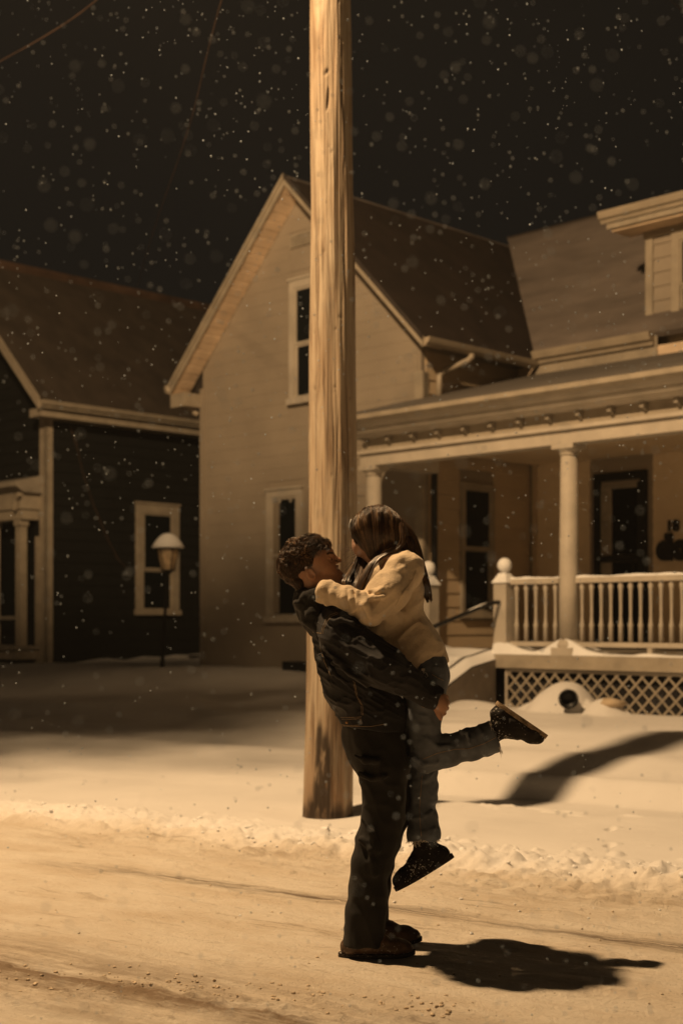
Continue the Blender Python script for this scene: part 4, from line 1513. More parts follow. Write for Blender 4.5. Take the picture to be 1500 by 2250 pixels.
def snowy(mat, amount=.60, scale=55):
    """grains of snow clinging to the boots: sparse white specks"""
    nt = mat.node_tree; b = nt.nodes['Principled BSDF']
    src = b.inputs['Base Color'].links[0].from_socket
    tc = nt.nodes.new('ShaderNodeTexCoord')
    n = nt.nodes.new('ShaderNodeTexNoise'); n.inputs['Scale'].default_value = scale * 2; n.inputs['Detail'].default_value = 3; n.inputs['Roughness'].default_value = .7
    nt.links.new(tc.outputs['Object'], n.inputs['Vector'])
    n2 = nt.nodes.new('ShaderNodeTexNoise'); n2.inputs['Scale'].default_value = 12
    nt.links.new(tc.outputs['Object'], n2.inputs['Vector'])
    ad = nt.nodes.new('ShaderNodeMath'); ad.operation = 'MULTIPLY_ADD'; ad.inputs[1].default_value = .35
    nt.links.new(n2.outputs['Fac'], ad.inputs[0]); nt.links.new(n.outputs['Fac'], ad.inputs[2])
    mr = nt.nodes.new('ShaderNodeMapRange'); mr.inputs['From Min'].default_value = amount + .175; mr.inputs['From Max'].default_value = amount + .225
    nt.links.new(ad.outputs[0], mr.inputs['Value'])
    mx = nt.nodes.new('ShaderNodeMix'); mx.data_type = 'RGBA'; mx.inputs[7].default_value = (.6, .58, .55, 1)
    nt.links.new(mr.outputs[0], mx.inputs[0]); nt.links.new(src, mx.inputs[6]); nt.links.new(mx.outputs[2], b.inputs['Base Color'])


snowy(M['suede'], .62); snowy(M['rubber'], .64); snowy(M['leather'], .66)
M['sole_snow'] = simple('snow_crusted_sole', (0.30, 0.22, 0.14), .85, .5, 40, bump=.8, bscale=90, dark=(.05, .035, .022))

# hair: streaked along the strands through a per-strand attribute-free noise
def hair_mat(name, dark, mid, light, rough, spec):
    m, nt, b = new_mat(name)
    a = nt.nodes.new('ShaderNodeAttribute'); a.attribute_name = 'tone'
    rp = nt.nodes.new('ShaderNodeValToRGB'); rp.color_ramp.elements.new(.5)
    for e_, p_, c_ in zip(rp.color_ramp.elements, (0.0, .55, 1.0), (dark, mid, light)): e_.position = p_; e_.color = (*c_, 1)
    nt.links.new(a.outputs['Fac'], rp.inputs[0]); nt.links.new(rp.outputs[0], b.inputs['Base Color'])
    b.inputs['Roughness'].default_value = rough; b.inputs['Specular IOR Level'].default_value = spec
    return m


class Strands:
    """many thin tapering tubes, each strand with its own tone"""
    def __init__(s): s.q = MB(); s.tone = []
    def add(s, pts, rs, seg=3, tone=None):
        n = len(s.q.v); s.q.tube(pts, rs, seg, cap=False)
        t = rnd.random() ** 1.3 if tone is None else tone
        s.tone += [t] * (len(s.q.v) - n)
    def build(s, name, mat, parent):
        o = s.q.build(name, mat, parent, True)
        a = o.data.attributes.new('tone', 'FLOAT', 'POINT'); a.data.foreach_set('value', s.tone)
        o['kind'] = 'stuff'
        return o


M['strand_m'] = hair_mat('wavy_hair_strands', (.016, .009, .005), (.080, .040, .017), (.30, .165, .070), .36, .5)
M['strand_w'] = hair_mat('long_hair_strands', (.016, .009, .005), (.085, .046, .024), (.36, .22, .11), .33, .6)
M['hair_m'] = simple('dark_brown_hair', (0.030, 0.016, 0.009), .75, .3, 60, spec=.2)
M['hair_w'] = simple('long_brown_hair', (0.045, 0.022, 0.013), .75, .3, 45, spec=.2)


# ------------------------------------------------------------------ the man
man = empty('person', PX(815, 2100, 5.88))
man.location.z = 0
tag(man, 'man in dark denim jacket and black trousers lifting a woman, his face tilted up', 'person')
MI = man.matrix_basis.inverted()


def attach(o, root):
    """parent keeping the mesh in world coordinates"""
    o.parent = root
    if root.type == 'EMPTY' and root.parent is None:
        o.matrix_parent_inverse = Matrix.Translation(-root.location)
    return o


# body (one continuous mesh; finer steps through the head)
x0, x1 = PX(590, 0, 5.9).x, PX(1010, 0, 5.9).x
zs = np.concatenate([np.arange(-.0, 1.30, .008), np.arange(1.30, 1.86, .0032)])
bx_ = np.concatenate([np.arange(x0, x1, .0040)])
B = Field(bx_, np.arange(5.55, 6.26, .0045), zs)
HC = PX(676, 1234, 5.9)
B.ell(HC, (.098, .074, .086), 20, .01)
B.ell(PX(655, 1245, 5.9), (.065, .068, .072), 0, .03)
B.ell(PX(705, 1238, 5.9), (.060, .062, .074), 25, .03)           # upper face
B.cone(PX(722, 1213, 5.9), PX(724, 1218, 5.9), .020, .018, 2.2, .02)    # brow
B.cone(PX(716, 1250, 5.88), PX(741, 1264, 5.89), .034, .020, 1.2, .02)    # cheek to mouth
B.cone(PX(716, 1250, 5.92), PX(741, 1264, 5.91), .034, .020, 1.2, .02)
B.cone(PX(690, 1276, 5.845), PX(746, 1273, 5.885), .021, .017, 1, .022)   # jaw
B.cone(PX(690, 1276, 5.955), PX(746, 1273, 5.915), .021, .017, 1, .022)
B.ell(PX(748, 1269, 5.9), (.021, .024, .018), 20, .012)           # chin
B.cone(PX(727.5, 1217, 5.9), PX(743, 1230.5, 5.9), .0075, .0105, 1, .009)  # nose bridge
B.ell(PX(744.5, 1232, 5.9), (.0125, .0105, .0095), -10, .006)
B.ell(PX(740, 1235.5, 5.887), (.0088, .0075, .007), 0, .004)
B.ell(PX(740, 1235.5, 5.913), (.0088, .0075, .007), 0, .004)
B.ell(PX(740, 1247.0, 5.9), (.0125, .019, .0065), 60, .006)        # lips
B.ell(PX(743, 1256.0, 5.9), (.0125, .017, .0065), 50, .005)
B.cone(PX(737, 1253.0, 5.872), PX(747.5, 1250.8, 5.9), .0016, .0022, 1, .003, 's')   # mouth line
B.cone(PX(749.5, 1250.5, 5.9), PX(737, 1253.0, 5.928), .0022, .0016, 1, .003, 's')
for sy_ in (-1, 1):
    B.ell(PX(726.5, 1229, 5.9 + sy_ * .040), (.0135, .0135, .011), 20, .010, 's')     # eye sockets
    B.ell(PX(724.3, 1229, 5.9 + sy_ * .033), (.0115, .0115, .0115), 0, .003)          # eyeball
    B.cone(PX(727.5, 1225.5, 5.9 + sy_ * .022), PX(721.5, 1226.0, 5.9 + sy_ * .052), .0042, .0036, 1, .004)   # upper lid
    B.cone(PX(728, 1232.5, 5.9 + sy_ * .022), PX(722, 1232.5, 5.9 + sy_ * .048), .0030, .0026, 1, .004)
    # ear
    yy = 5.9 + sy_ * .078
    B.ell(PX(683, 1262, yy), (.020, .010, .030), 22, .006)
    B.ell(PX(684.5, 1261.5, yy + sy_ * .009), (.0115, .007, .0195), 22, .004, 's')
    B.ell(PX(687.5, 1264, yy + sy_ * .006), (.0055, .006, .008), 22, .003, 's')
    B.cone(PX(686.5, 1255, yy + sy_ * .003), PX(682, 1268, yy + sy_ * .003), .0028, .0026, 1, .003)
B.cone(PX(690, 1268, 5.9), PX(703, 1335, 5.9), .062, .066, .92, .03)     # neck
B.cone(PX(735, 1282, 5.9), PX(728, 1335, 5.9), .030, .04, 1, .03)
# torso, arms and legs inside the clothes
B.cone(PX(735, 1400, 5.9), PX(800, 1540, 5.9), .085, .10, 1.55, .03)
B.cone(PX(703, 1335, 5.9), PX(735, 1400, 5.9), .055, .085, 1.2, .03)
B.cone(PX(800, 1540, 5.9), PX(822, 1620, 5.9), .10, .105, 1.3, .03)
for Y_, el, wr_, kn, an in ((5.74, PX(838, 1468, 5.62), PX(945, 1527, 5.71), PX(840, 1810, 5.81), PX(795, 2050, 5.79)),
                            (6.08, PX(840, 1472, 6.16), PX(935, 1535, 6.06), PX(854, 1800, 6.02), PX(812, 2030, 6.03))):
    B.cone(PX(750, 1398, Y_), el, .050, .042, 1, .03)
    B.cone(el, wr_, .040, .026, 1, .02)
    B.cone(PX(830, 1630, 5.9 + (Y_ - 5.9) * .6), kn, .08, .055, 1, .03)
    B.cone(kn, an, .052, .038, 1, .02)
    B.cone(an, an + Vector((.05, 0, -.04)), .036, .03, 1, .02)
    near = Y_ < 5.9
    sg = -1 if near else 1
    # hand: palm on the back of her thigh, fingers curling round to the front
    yk = 5.72 if near else 6.04
    palm0 = wr_; pk = PX(970, 1549, yk)
    B.cone(palm0, PX(960, 1538, yk), .027, .033, 1, .015)
    B.cone(PX(960, 1538, yk), pk, .033, .029, 1, .015)
    for i, (fx_, fy_, ln) in enumerate(((979, 1529, .9), (982, 1541, 1.0), (980, 1553, .95), (974, 1564, .8))):
        k0 = PX(fx_ - 6, fy_, yk - sg * .002); k1 = PX(fx_ + 1, fy_ + 3, yk - sg * .028 * ln); k2 = PX(fx_ - 2, fy_ + 6, yk - sg * .055 * ln); k3 = PX(fx_ - 9, fy_ + 8, yk - sg * .070 * ln)
        B.cone(pk, k0, .020, .0115, 1, .008); B.cone(k0, k1, .0112, .0102, 1, .004); B.cone(k1, k2, .0100, .0092, 1, .004); B.cone(k2, k3, .0090, .0075, 1, .004)
    t0 = PX(958, 1556, yk); t1 = PX(963, 1570, yk + sg * .004); t2 = PX(967.5, 1580, yk - sg * .002)
    B.cone(PX(955, 1540, yk), t0, .020, .014, 1, .008); B.cone(t0, t1, .0135, .0115, 1, .004); B.cone(t1, t2, .011, .0085, 1, .004)
bmv, bmq = biggest(*B.mesh()); bmv = relax(bmv, bmq, 1, .4)
body_m = attach(np_mesh('body', bmv, bmq, M['skin_m'], None), man)
mtree = BVHTree.FromPolygons([tuple(v) for v in bmv], [tuple(int(i) for i in f) for f in bmq])
del B

# eyes: dark iris discs set on the eyeballs, brows
for sy_ in (-1, 1):
    q = MB()
    d = IV2 * np.array([.0042, .0055, .0050])
    o = np_mesh('iris', d, IF2, M['black'], k=3); o.location = PX(728.0, 1229.5, 5.9 + sy_ * .0375) ; attach(o, man)

# jacket
cut = PX
J = Field(*ax3(650, 985, 5.42, 6.32, 1320, 1625, .0048))
J.chain([(722, 1368, 5.9, 38), (740, 1392, 5.9, 52), (756, 1420, 5.9, 62), (768, 1452, 5.9, 68), (783, 1508, 5.9, 68), (809, 1540, 5.9, 67), (819, 1574, 5.9, 70), (821, 1630, 5.9, 71)], 1.42, .03)
J.cone(PX(725, 1368, 5.80), PX(752, 1392, 5.72), .075, .085, 1, .04)
J.cone(PX(725, 1368, 6.00), PX(752, 1392, 6.08), .075, .085, 1, .04)
near_el, far_el = PX(840, 1464, 5.60), PX(842, 1470, 6.18)
J.cone(PX(754, 1400, 5.70), near_el, .094, .080, 1, .035)
J.cone(near_el, PX(938, 1525, 5.69), .078, .054, 1, .03)
J.cone(PX(938, 1525, 5.69), PX(952, 1531, 5.70), .053, .050, 1, .01)
J.cone(PX(754, 1400, 6.10), far_el, .092, .078, 1, .035)
J.cone(far_el, PX(938, 1530, 6.08), .075, .050, 1, .03)
# blouson overhang above the waistband
J.chain([(760, 1505, 5.9, 44), (775, 1530, 5.9, 40), (800, 1545, 5.9, 46)], 1.6, .03)
J.ell(PX(735, 1497, 5.9), (.045, .15, .05), 0, .03)
# sleeve ends: open cuff
J.cut(PX(955, 1532, 5.9), (math.cos(R(24)), 0, -math.sin(R(24))), .006)
J.cut(PX(817, 1598, 5.9), (-.10, 0, -1), .006)
# deep folds (grooves and ridges laid where the cloth breaks)


def ridge(fl, pts, r0, k=.012, op='u'):
    for p, q in zip(pts[:-1], pts[1:]):
        fl.cone(PX(*p), PX(*q), r0, r0, 1, k, op)


ridge(J, [(722, 1366, 5.64), (745, 1362, 5.61), (775, 1370, 5.60)], .006, .016)
for pts in ([(716, 1420, 5.66), (742, 1450, 5.62), (770, 1480, 5.60), (806, 1500, 5.60)], [(706, 1440, 5.70), (730, 1475, 5.66), (760, 1500, 5.64)]):
    ridge(J, pts, .009, .018)


def jdisp(x, y, z):
    # creases follow the arm (down to the right) on the sleeves, lean the other way on the back
    a = x * .87 - z * .50; c_ = x * .50 + z * .87
    f1 = np.abs(vnoise(a * 7, c_ * 26, y * 9, seed=81)); f2 = np.abs(vnoise(a * 12 + 4, c_ * 48, y * 14, seed=82))
    g_ = np.clip((z - .97) / .06, .25, 1)
    f3 = vnoise(a * 6 + 9, c_ * 20, y * 6, seed=84)
    return g_ * (.006 * (f1 - .3) - .006 * (1 - f1) ** 5 - .0065 * (1 - f2) ** 6 + .004 * f3)


J.displace(jdisp)
jack = attach(fmesh('denim_jacket', J, M['denim_dark'], None, 1, .5), man)
JV = J.mesh()
jtree = BVHTree.FromPolygons([tuple(v) for v in JV[0]], [tuple(int(i) for i in f) for f in JV[1]])
del J
CAMV = Vector((0, 0, CH))


def drape(tree, pts, lift=.0015, n=6):
    """polyline on a garment surface, from photo-pixel guides"""
    out = []
    for i in range(len(pts) - 1):
        for k in range(n):
            t = k / n
            x = pts[i][0] + (pts[i + 1][0] - pts[i][0]) * t; y = pts[i][1] + (pts[i + 1][1] - pts[i][1]) * t
            d = (PX(x, y, 5.9) - CAMV).normalized()
            h = tree.ray_cast(CAMV, d)
            if h[0] is not None and h[0].y < 6.1: out.append(h[0] + h[1] * lift)
    return out


def stitch(tree, pts, root, name='stitching', rad_=.0009, mat='thread', n=6):
    P_ = drape(tree, pts, .001, n)
    if len(P_) < 2: return
    q = MB(); q.tube(P_, rad_, 4)
    return q.build(name, M[mat], root)


root_j = jack
for pts in ([(706, 1392), (709, 1378), (716, 1362), (726, 1351), (744, 1345)], [(709, 1393), (712, 1380), (719, 1365), (729, 1354), (745, 1348)],
            [(679, 1386), (692, 1390), (708, 1392)], [(703, 1422), (712, 1452), (720, 1470), (727, 1486)],
            [(776, 1496), (782, 1528), (793, 1548), (795, 1576)], [(779, 1498), (785, 1530), (796, 1549), (798, 1576)],
            [(749, 1576), (775, 1576), (798, 1575)], [(750, 1594), (775, 1596), (815, 1596), (850, 1590)],
            [(878, 1530), (900, 1541), (922, 1551), (935, 1555)],
            [(751, 1580), (770, 1580), (792, 1579)], [(751, 1592), (770, 1594), (793, 1593)], [(790, 1579), (792, 1593)], [(793, 1579), (795, 1593)]):
    stitch(jtree, pts, root_j)
h = drape(jtree, [(763, 1587), (764, 1587)], .002, 1)
if h:
    o = np_mesh('button', IV2 * np.array([.0075, .003, .0075]), IF2, M['button'], jack, k=3); o.location = h[0]
# button tab (a raised strap on the waistband)
tp = [drape(jtree, [(x, y), (x + .5, y)], .001, 1) for x, y in ((751, 1580), (792, 1579), (793, 1594), (751, 1593))]
if all(tp):
    tp = [t[0] for t in tp]
    nrm = Vector((0, -.004, 0))
    MB().hexa([tp[3], tp[2], tp[2] + Vector((0, .006, 0)), tp[3] + Vector((0, .006, 0)), tp[0], tp[1], tp[1] + Vector((0, .006, 0)), tp[0] + Vector((0, .006, 0))]).build('waist_tab', M['denim_dark'], jack)

# hood and collar
Hd = Field(*ax3(625, 790, 5.68, 6.12, 1270, 1420, .0045))
Hd.chain([(672, 1318, 5.9, 24), (690, 1345, 5.9, 34), (708, 1368, 5.9, 36)], 1.9, .03)
Hd.chain([(668, 1312, 5.9, 19), (664, 1325, 5.9, 17), (680, 1352, 5.9, 18)], 2.8, .02)
Hd.cone(PX(690, 1312, 5.80), PX(740, 1338, 5.83), .040, .034, 1, .02)
Hd.cone(PX(690, 1312, 6.00), PX(740, 1338, 5.97), .040, .034, 1, .02)
Hd.cone(PX(690, 1350, 5.80), PX(706, 1395, 5.78), .045, .030, 1, .03)
Hd.displace(lambda x, y, z: .008 * fbm(x * 18, y * 14, z * 22, seed=91, octv=3))
attach(fmesh('hood', Hd, M['hoodie'], None, 2), man)

# trousers
T = Field(*ax3(730, 925, 5.58, 6.24, 1560, 2095, .0055))
T.chain([(815, 1575, 5.9, 62), (818, 1610, 5.9, 66), (826, 1645, 5.9, 66)], 1.35, .03)
T.chain([(828, 1640, 5.83, 62), (843, 1690, 5.81, 56), (842, 1740, 5.80, 48), (842, 1795, 5.80, 45), (828, 1850, 5.80, 45), (816, 1895, 5.79, 43), (808, 1950, 5.79, 43), (802, 2010, 5.79, 43), (797, 2085, 5.79, 46)], 1.0, .025)
T.chain([(838, 1640, 5.98, 60), (850, 1690, 6.02, 53), (852, 1740, 6.03, 47), (853, 1795, 6.03, 43), (836, 1850, 6.03, 42), (824, 1895, 6.03, 40), (818, 1950, 6.03, 38), (812, 2010, 6.03, 38), (808, 2060, 6.03, 40)], 1.0, .025)
for pts in ([(778, 1660, 5.72), (800, 1672, 5.70), (830, 1672, 5.69)], [(790, 1700, 5.72), (815, 1712, 5.70), (850, 1705, 5.69)], [(795, 1800, 5.72), (815, 1830, 5.70), (832, 1870, 5.70)], [(792, 1845, 5.73), (812, 1868, 5.70), (822, 1920, 5.70)]):
    ridge(T, pts, .011, .018)
T.cut(PX(797, 2076, 5.79), (-.03, -.0, -1), .004)


def tdisp(x, y, z):
    f1 = np.abs(vnoise(x * 16 + z * 5, y * 10, z * 13, seed=101)); f2 = np.abs(vnoise(x * 26, y * 16, z * 6 + x * 10, seed=102))
    return .010 * (f1 - .3) + .004 * (f2 - .3)


T.displace(tdisp)
trous = attach(fmesh('trousers', T, M['trouser'], None, 1), man)


# boots
def boot(name, ankle, heel, toe, up_r, w, mat, sole_mat, root, shaft_top, sole_t=.022, heelblock=.0, toe_r=.021):
    """boot along heel->toe line; sole plane passes through heel/toe (photo px, Y)"""
    hv, tv = PX(*heel), PX(*toe)
    ax_ = (tv - hv).normalized(); side = Vector((0, 1, 0)); up = side.cross(ax_)
    if (PX(*ankle) - hv).dot(up) < 0: up = -up
    Ln = (tv - hv).length
    pts = [hv, tv, PX(*ankle), PX(*shaft_top)]
    lo = [min(p[i] for p in pts) - .09 for i in range(3)]; hi = [max(p[i] for p in pts) + .09 for i in range(3)]
    f = Field(*[np.arange(lo[i], hi[i], .004) for i in range(3)])
    P = lambda t, h_: hv + ax_ * (Ln * t) + up * h_
    f.cone(P(.16, .045), PX(*ankle), .038, up_r, 1, .02)
    f.cone(PX(*ankle), PX(*shaft_top), up_r, up_r * 1.04, 1, .01)
    f.cone(P(.14, .040), P(.45, .046), .038, .041, 1.05, .02)
    f.cone(P(.28, .085), P(.55, .062), .038, .036, 1.05, .03)
    f.cone(P(.45, .045), P(.78, .036), .041, .036, 1.2, .02)
    f.cone(P(.78, .036), P(.90, .032), .036, .028, 1.3, .02)
    n_ = -up
    f.cut(hv + up * (sole_t * .8), n_, .004)
    sa = (PX(*shaft_top) - PX(*ankle)).normalized()
    f.cut(PX(*shaft_top), sa, .004)
    f.displace(lambda x, y, z: .003 * fbm(x * 40, y * 40, z * 40, seed=111, octv=2))
    o = attach(fmesh(name, f, mat, None, 1), root)
    # sole outline (foot shape)
    prof = []
    N_ = 34
    for i in range(N_):
        a = 2 * math.pi * i / N_
        t = .5 - .5 * math.cos(a)
        wid = w * (.72 + .38 * math.sin(min(1, max(0, (t - .05) / .9)) * math.pi * .55 + .2) - .34 * max(0, t - .72) / .28 * .6)
        prof.append((t, wid * (1 if math.sin(a) >= 0 else -1) * abs(math.sin(a)) ** .55))
    V, Fs = [], []
    for lev, gr in ((-.0, .97), (sole_t * .45, 1.0), (sole_t, .97)):
        for t, ww_ in prof:
            tt = -.02 + 1.04 * t
            lift = .012 * max(0, (t - .75) / .25) ** 2 if heelblock else 0
            V.append(hv + ax_ * (Ln * tt) + side * (ww_ * gr) + up * (lev + lift))
    for l_ in range(2):
        for i in range(N_):
            j = (i + 1) % N_
            Fs.append((l_ * N_ + i, l_ * N_ + j, (l_ + 1) * N_ + j, (l_ + 1) * N_ + i))
    Fs.append(tuple(range(N_ - 1, -1, -1))); Fs.append(tuple(range(2 * N_, 3 * N_)))
    so = mesh_obj('sole', V, Fs, sole_mat, o)
    return o, P, hv, ax_, up


bn, P_, hv, ax_, up = boot('boot', (790, 2058, 5.79), (746, 2101, 5.79), (909, 2101, 5.79), .050, .050, M['leather'], M['rubber'], man, (793, 2032, 5.79), .016, 1)
bf, *_ = boot('boot', (812, 2024, 6.03), (772, 2071.5, 6.03), (924, 2071.5, 6.03), .048, .050, M['leather'], M['rubber'], man, (812, 2000, 6.03), .016, 1)

# short curly hair: a base volume plus curling locks
Hm = Field(*ax3(595, 735, 5.78, 6.02, 1165, 1305, .0035))
Hm.ell(PX(668, 1228, 5.9), (.104, .082, .088), 18, .01)
Hm.ell(PX(645, 1240, 5.9), (.066, .078, .072), 0, .03)
Hm.cone(PX(640, 1250, 5.9), PX(662, 1282, 5.9), .050, .034, 1.25, .03)
Hm.cone(PX(690, 1196, 5.9), PX(708, 1200, 5.9), .034, .028, 1.8, .02)
# bare the face, temples and ear
Hm.ell(PX(738, 1250, 5.9), (.062, .12, .080), 22, .008, 's')
Hm.ell(PX(707, 1262, 5.9), (.048, .12, .045), 0, .012, 's')
for sy_ in (-1, 1): Hm.ell(PX(684, 1264, 5.9 + sy_ * .085), (.024, .026, .034), 20, .006, 's')
Hm.displace(lambda x, y, z: .005 * vnoise(x * 46, y * 46, z * 46, seed=121))
hv_, hq_ = Hm.mesh(); hv_ = relax(hv_, hq_, 1)
hair_m = attach(np_mesh('hair', hv_, hq_, M['hair_m'], None), man)
htree = BVHTree.FromPolygons([tuple(v) for v in hv_], [tuple(int(i) for i in f) for f in hq_])
del Hm
q = Strands()
nl = 0
TOP = PX(672, 1196, 5.9)
for _ in range(90000):
    if nl >= 4200: break
    i = rnd.randrange(len(hv_)); p = Vector(hv_[i])
    hit = htree.find_nearest(p)
    nr = hit[1]
    topness = max(0, min(1, (p.z - PX(0, 1236, 5.9).z) / .07))
    ln = .012 + .026 * topness * rnd.random()
    # fringe and top swept forward, back and sides combed down
    if topness > .15: fl = Vector((.75, .25 * (1 if p.y > 5.9 else -1), -.15))
    else: fl = Vector((-.10 if p.x < HC.x else .12, 0, -1))
    if p.x < PX(648, 0, 5.9).x and p.z < PX(0, 1225, 5.9).z: fl = Vector((.30, 0, -1))
    tdir = (fl - nr * fl.dot(nr))
    if tdir.length < .05: continue
    tdir.normalize()
    tw = nr.cross(tdir)
    grp = float(vnoise(np.array([p.x * 55.]), np.array([p.z * 55.]), np.array([p.y * 55.]), seed=9)[0])   # neighbouring strands curl together
    curl = grp * 2.2 + rnd.uniform(-.3, .3)
    pts, rr_ = [], []
    for k in range(7):
        t = k / 6
        ang = curl * 1.3 * t * (.4 + topness)
        lift_ = (.002 + .010 * topness * (.6 + .6 * grp)) * math.sin(t * math.pi * .9)
        pts.append(p - nr * .001 + nr * lift_ + (tdir * math.cos(ang) + tw * math.sin(ang)) * ln * t)
        rr_.append((.0014 if topness > .15 else .0009) * (1 - .7 * t))
    q.add(pts, rr_, 3, tone=min(1, max(0, .35 + .45 * grp + rnd.uniform(-.3, .35)))); nl += 1
q.build('hair_strands', M['strand_m'], hair_m)
for sy_ in (-1, 1):
    q = Strands()
    for i in range(90):
        t = rnd.random()
        p = PX(729.5 - 9 * t, 1217.5 - 1.5 * math.sin(t * 3) + rnd.uniform(-1.6, 1.6), 5.9 + sy_ * (.020 + .036 * t))
        hb_ = mtree.find_nearest(p)
        p = hb_[0] + hb_[1] * .0005
        q.add([p, p + Vector((-.003, sy_ * .003, .001)) + hb_[1] * .0008, p + Vector((-.006, sy_ * .005, .0005))], [.0009, .0008, .0004], 3, tone=.1)
    q.build('eyebrow', M['strand_m'], body_m)

# ------------------------------------------------------------------ the woman
wom = empty('person', PX(905, 1700, 5.92))
tag(wom, 'woman in cream fleece jacket and grey jeans held in his arms, one boot kicked up', 'person')
zs = np.concatenate([np.arange(.28, 1.35, .008), np.arange(1.35, 1.95, .004)])
x0, x1 = PX(630, 0, 5.9).x, PX(1215, 0, 5.9).x
Bw = Field(np.arange(x0, x1, .005), np.arange(5.6, 6.28, .005), zs)
HW = PX(818, 1172, 5.92)
Bw.ell(HW, (.082, .070, .095), -20, .01)
Bw.ell(PX(836, 1165, 5.92), (.070, .068, .070), 0, .03)
Bw.ell(PX(803, 1192, 5.92), (.048, .054, .070), -38, .03)
Bw.cone(PX(812, 1224, 5.92), PX(811, 1227, 5.92), .018, .018, 1, .03)       # chin
Bw.cone(PX(838, 1202, 5.88), PX(813, 1226, 5.905), .022, .016, 1, .02); Bw.cone(PX(838, 1202, 5.96), PX(813, 1226, 5.935), .022, .016, 1, .02)
Bw.cone(PX(783, 1197, 5.92), PX(783.5, 1209, 5.92), .008, .0105, 1, .010)       # nose
Bw.ell(PX(793, 1217, 5.92), (.010, .017, .006), -60, .006); Bw.ell(PX(798, 1222, 5.92), (.010, .016, .006), -60, .006)
for sy_ in (-1, 1):
    Bw.ell(PX(784, 1190, 5.92 + sy_ * .036), (.012, .013, .010), 0, .008, 's'); Bw.ell(PX(787, 1190, 5.92 + sy_ * .031), (.011, .011, .011), 0, .003)
    Bw.ell(PX(836, 1182, 5.92 + sy_ * .072), (.016, .009, .026), 0, .006)
Bw.cone(PX(842, 1195, 5.92), PX(868, 1235, 5.92), .050, .055, 1, .03)
Bw.cone(PX(872, 1260, 5.92), PX(900, 1400, 5.92), .075, .085, 1.3, .03)
Bw.cone(PX(900, 1400, 5.92), PX(932, 1490, 5.92), .08, .085, 1.35, .03)
for Y_, el, wr_ in ((5.79, PX(812, 1340, 5.66), PX(716, 1304, 5.755)), (6.05, PX(792, 1310, 6.12), PX(680, 1310, 6.05))):
    Bw.cone(PX(882, 1252, Y_), el, .040, .034, 1, .02); Bw.cone(el, wr_, .032, .022, 1, .02)
# hands meeting behind his neck, fingers closed over each other
for wr_, sg in ((PX(716, 1304, 5.755), 1), (PX(680, 1310, 6.05), -1)):
    pk = wr_ + Vector((-.028, .060 * sg, -.004))
    Bw.cone(wr_, pk, .022, .026, 1, .012)
    for i in range(4):
        b0 = pk + Vector((-.012, .018 * sg, .026 - .017 * i)); b1 = b0 + Vector((-.004, .026 * sg, -.001)); b2 = b1 + Vector((-.002, .024 * sg * (1 - .1 * abs(i - 1)), -.002)); b3 = b2 + Vector((.010, .016 * sg, -.001))
        Bw.cone(pk, b0, .014, .0088, 1, .006); Bw.cone(b0, b1, .0085, .008, 1, .003); Bw.cone(b1, b2, .0078, .0072, 1, .003); Bw.cone(b2, b3, .007, .006, 1, .003)
    Bw.cone(wr_ + Vector((-.02, .015 * sg, .01)), wr_ + Vector((-.020, .045 * sg, .035)), .013, .0095, 1, .006); Bw.cone(wr_ + Vector((-.020, .045 * sg, .035)), wr_ + Vector((-.030, .065 * sg, .042)), .009, .0075, 1, .003)
for ch in ([(935, 1490, 5.84, 42), (932, 1580, 5.84, 34), (936, 1655, 5.84, 26), (1035, 1634, 5.84, 22), (1084, 1614, 5.84, 12), (1104, 1592, 5.84, 11), (1160, 1600, 5.84, 8)],
           [(928, 1500, 6.0, 42), (926, 1600, 6.01, 34), (928, 1690, 6.01, 25), (931, 1845, 6.01, 17), (942, 1880, 6.01, 16), (890, 1932, 6.01, 12)]):
    Bw.chain(ch, 1, .02)
attach(fmesh('body', Bw, M['skin_w'], None, 1, .4), wom)
del Bw

# fleece jacket
J = Field(*ax3(630, 1000, 5.54, 6.26, 1205, 1500, .0045))
J.chain([(884, 1252, 5.92, 36), (884, 1290, 5.92, 47), (876, 1335, 5.92, 55), (882, 1372, 5.92, 55), (897, 1405, 5.92, 58), (908, 1438, 5.92, 62), (934, 1480, 5.92, 52)], 1.35, .025)
J.cone(PX(915, 1400, 5.92), PX(948, 1450, 5.92), .09, .070, 1.5, .03)
J.cone(PX(865, 1385, 5.92), PX(905, 1465, 5.92), .075, .060, 1.6, .03)
# near sleeve
J.cone(PX(893, 1247, 5.76), PX(888, 1255, 5.74), .066, .072, 1, .03)
J.cone(PX(888, 1255, 5.74), PX(852, 1302, 5.68), .076, .080, 1, .03)
J.cone(PX(852, 1302, 5.68), PX(815, 1340, 5.65), .080, .066, 1, .03)
J.cone(PX(815, 1340, 5.65), PX(762, 1316, 5.68), .062, .052, 1, .018)
J.cone(PX(762, 1316, 5.68), PX(716, 1302, 5.725), .050, .046, 1, .012)
J.cone(PX(716, 1300, 5.725), PX(708, 1306, 5.74), .052, .046, 1, .012)
# far sleeve
J.cone(PX(875, 1250, 6.06), PX(795, 1305, 6.12), .070, .058, 1, .03)
J.cone(PX(795, 1305, 6.12), PX(700, 1305, 6.10), .052, .044, 1, .02)
J.cone(PX(700, 1305, 6.10), PX(664, 1309, 6.00), .046, .041, 1, .02)
J.cone(PX(775, 1275, 6.06), PX(790, 1300, 6.10), .030, .04, 1, .02)
J.cone(PX(828, 1372, 5.80), PX(850, 1350, 5.76), .050, .055, 1, .03)
# collar
J.cone(PX(862, 1236, 5.92), PX(880, 1225, 5.92), .060, .055, 1.1, .02)
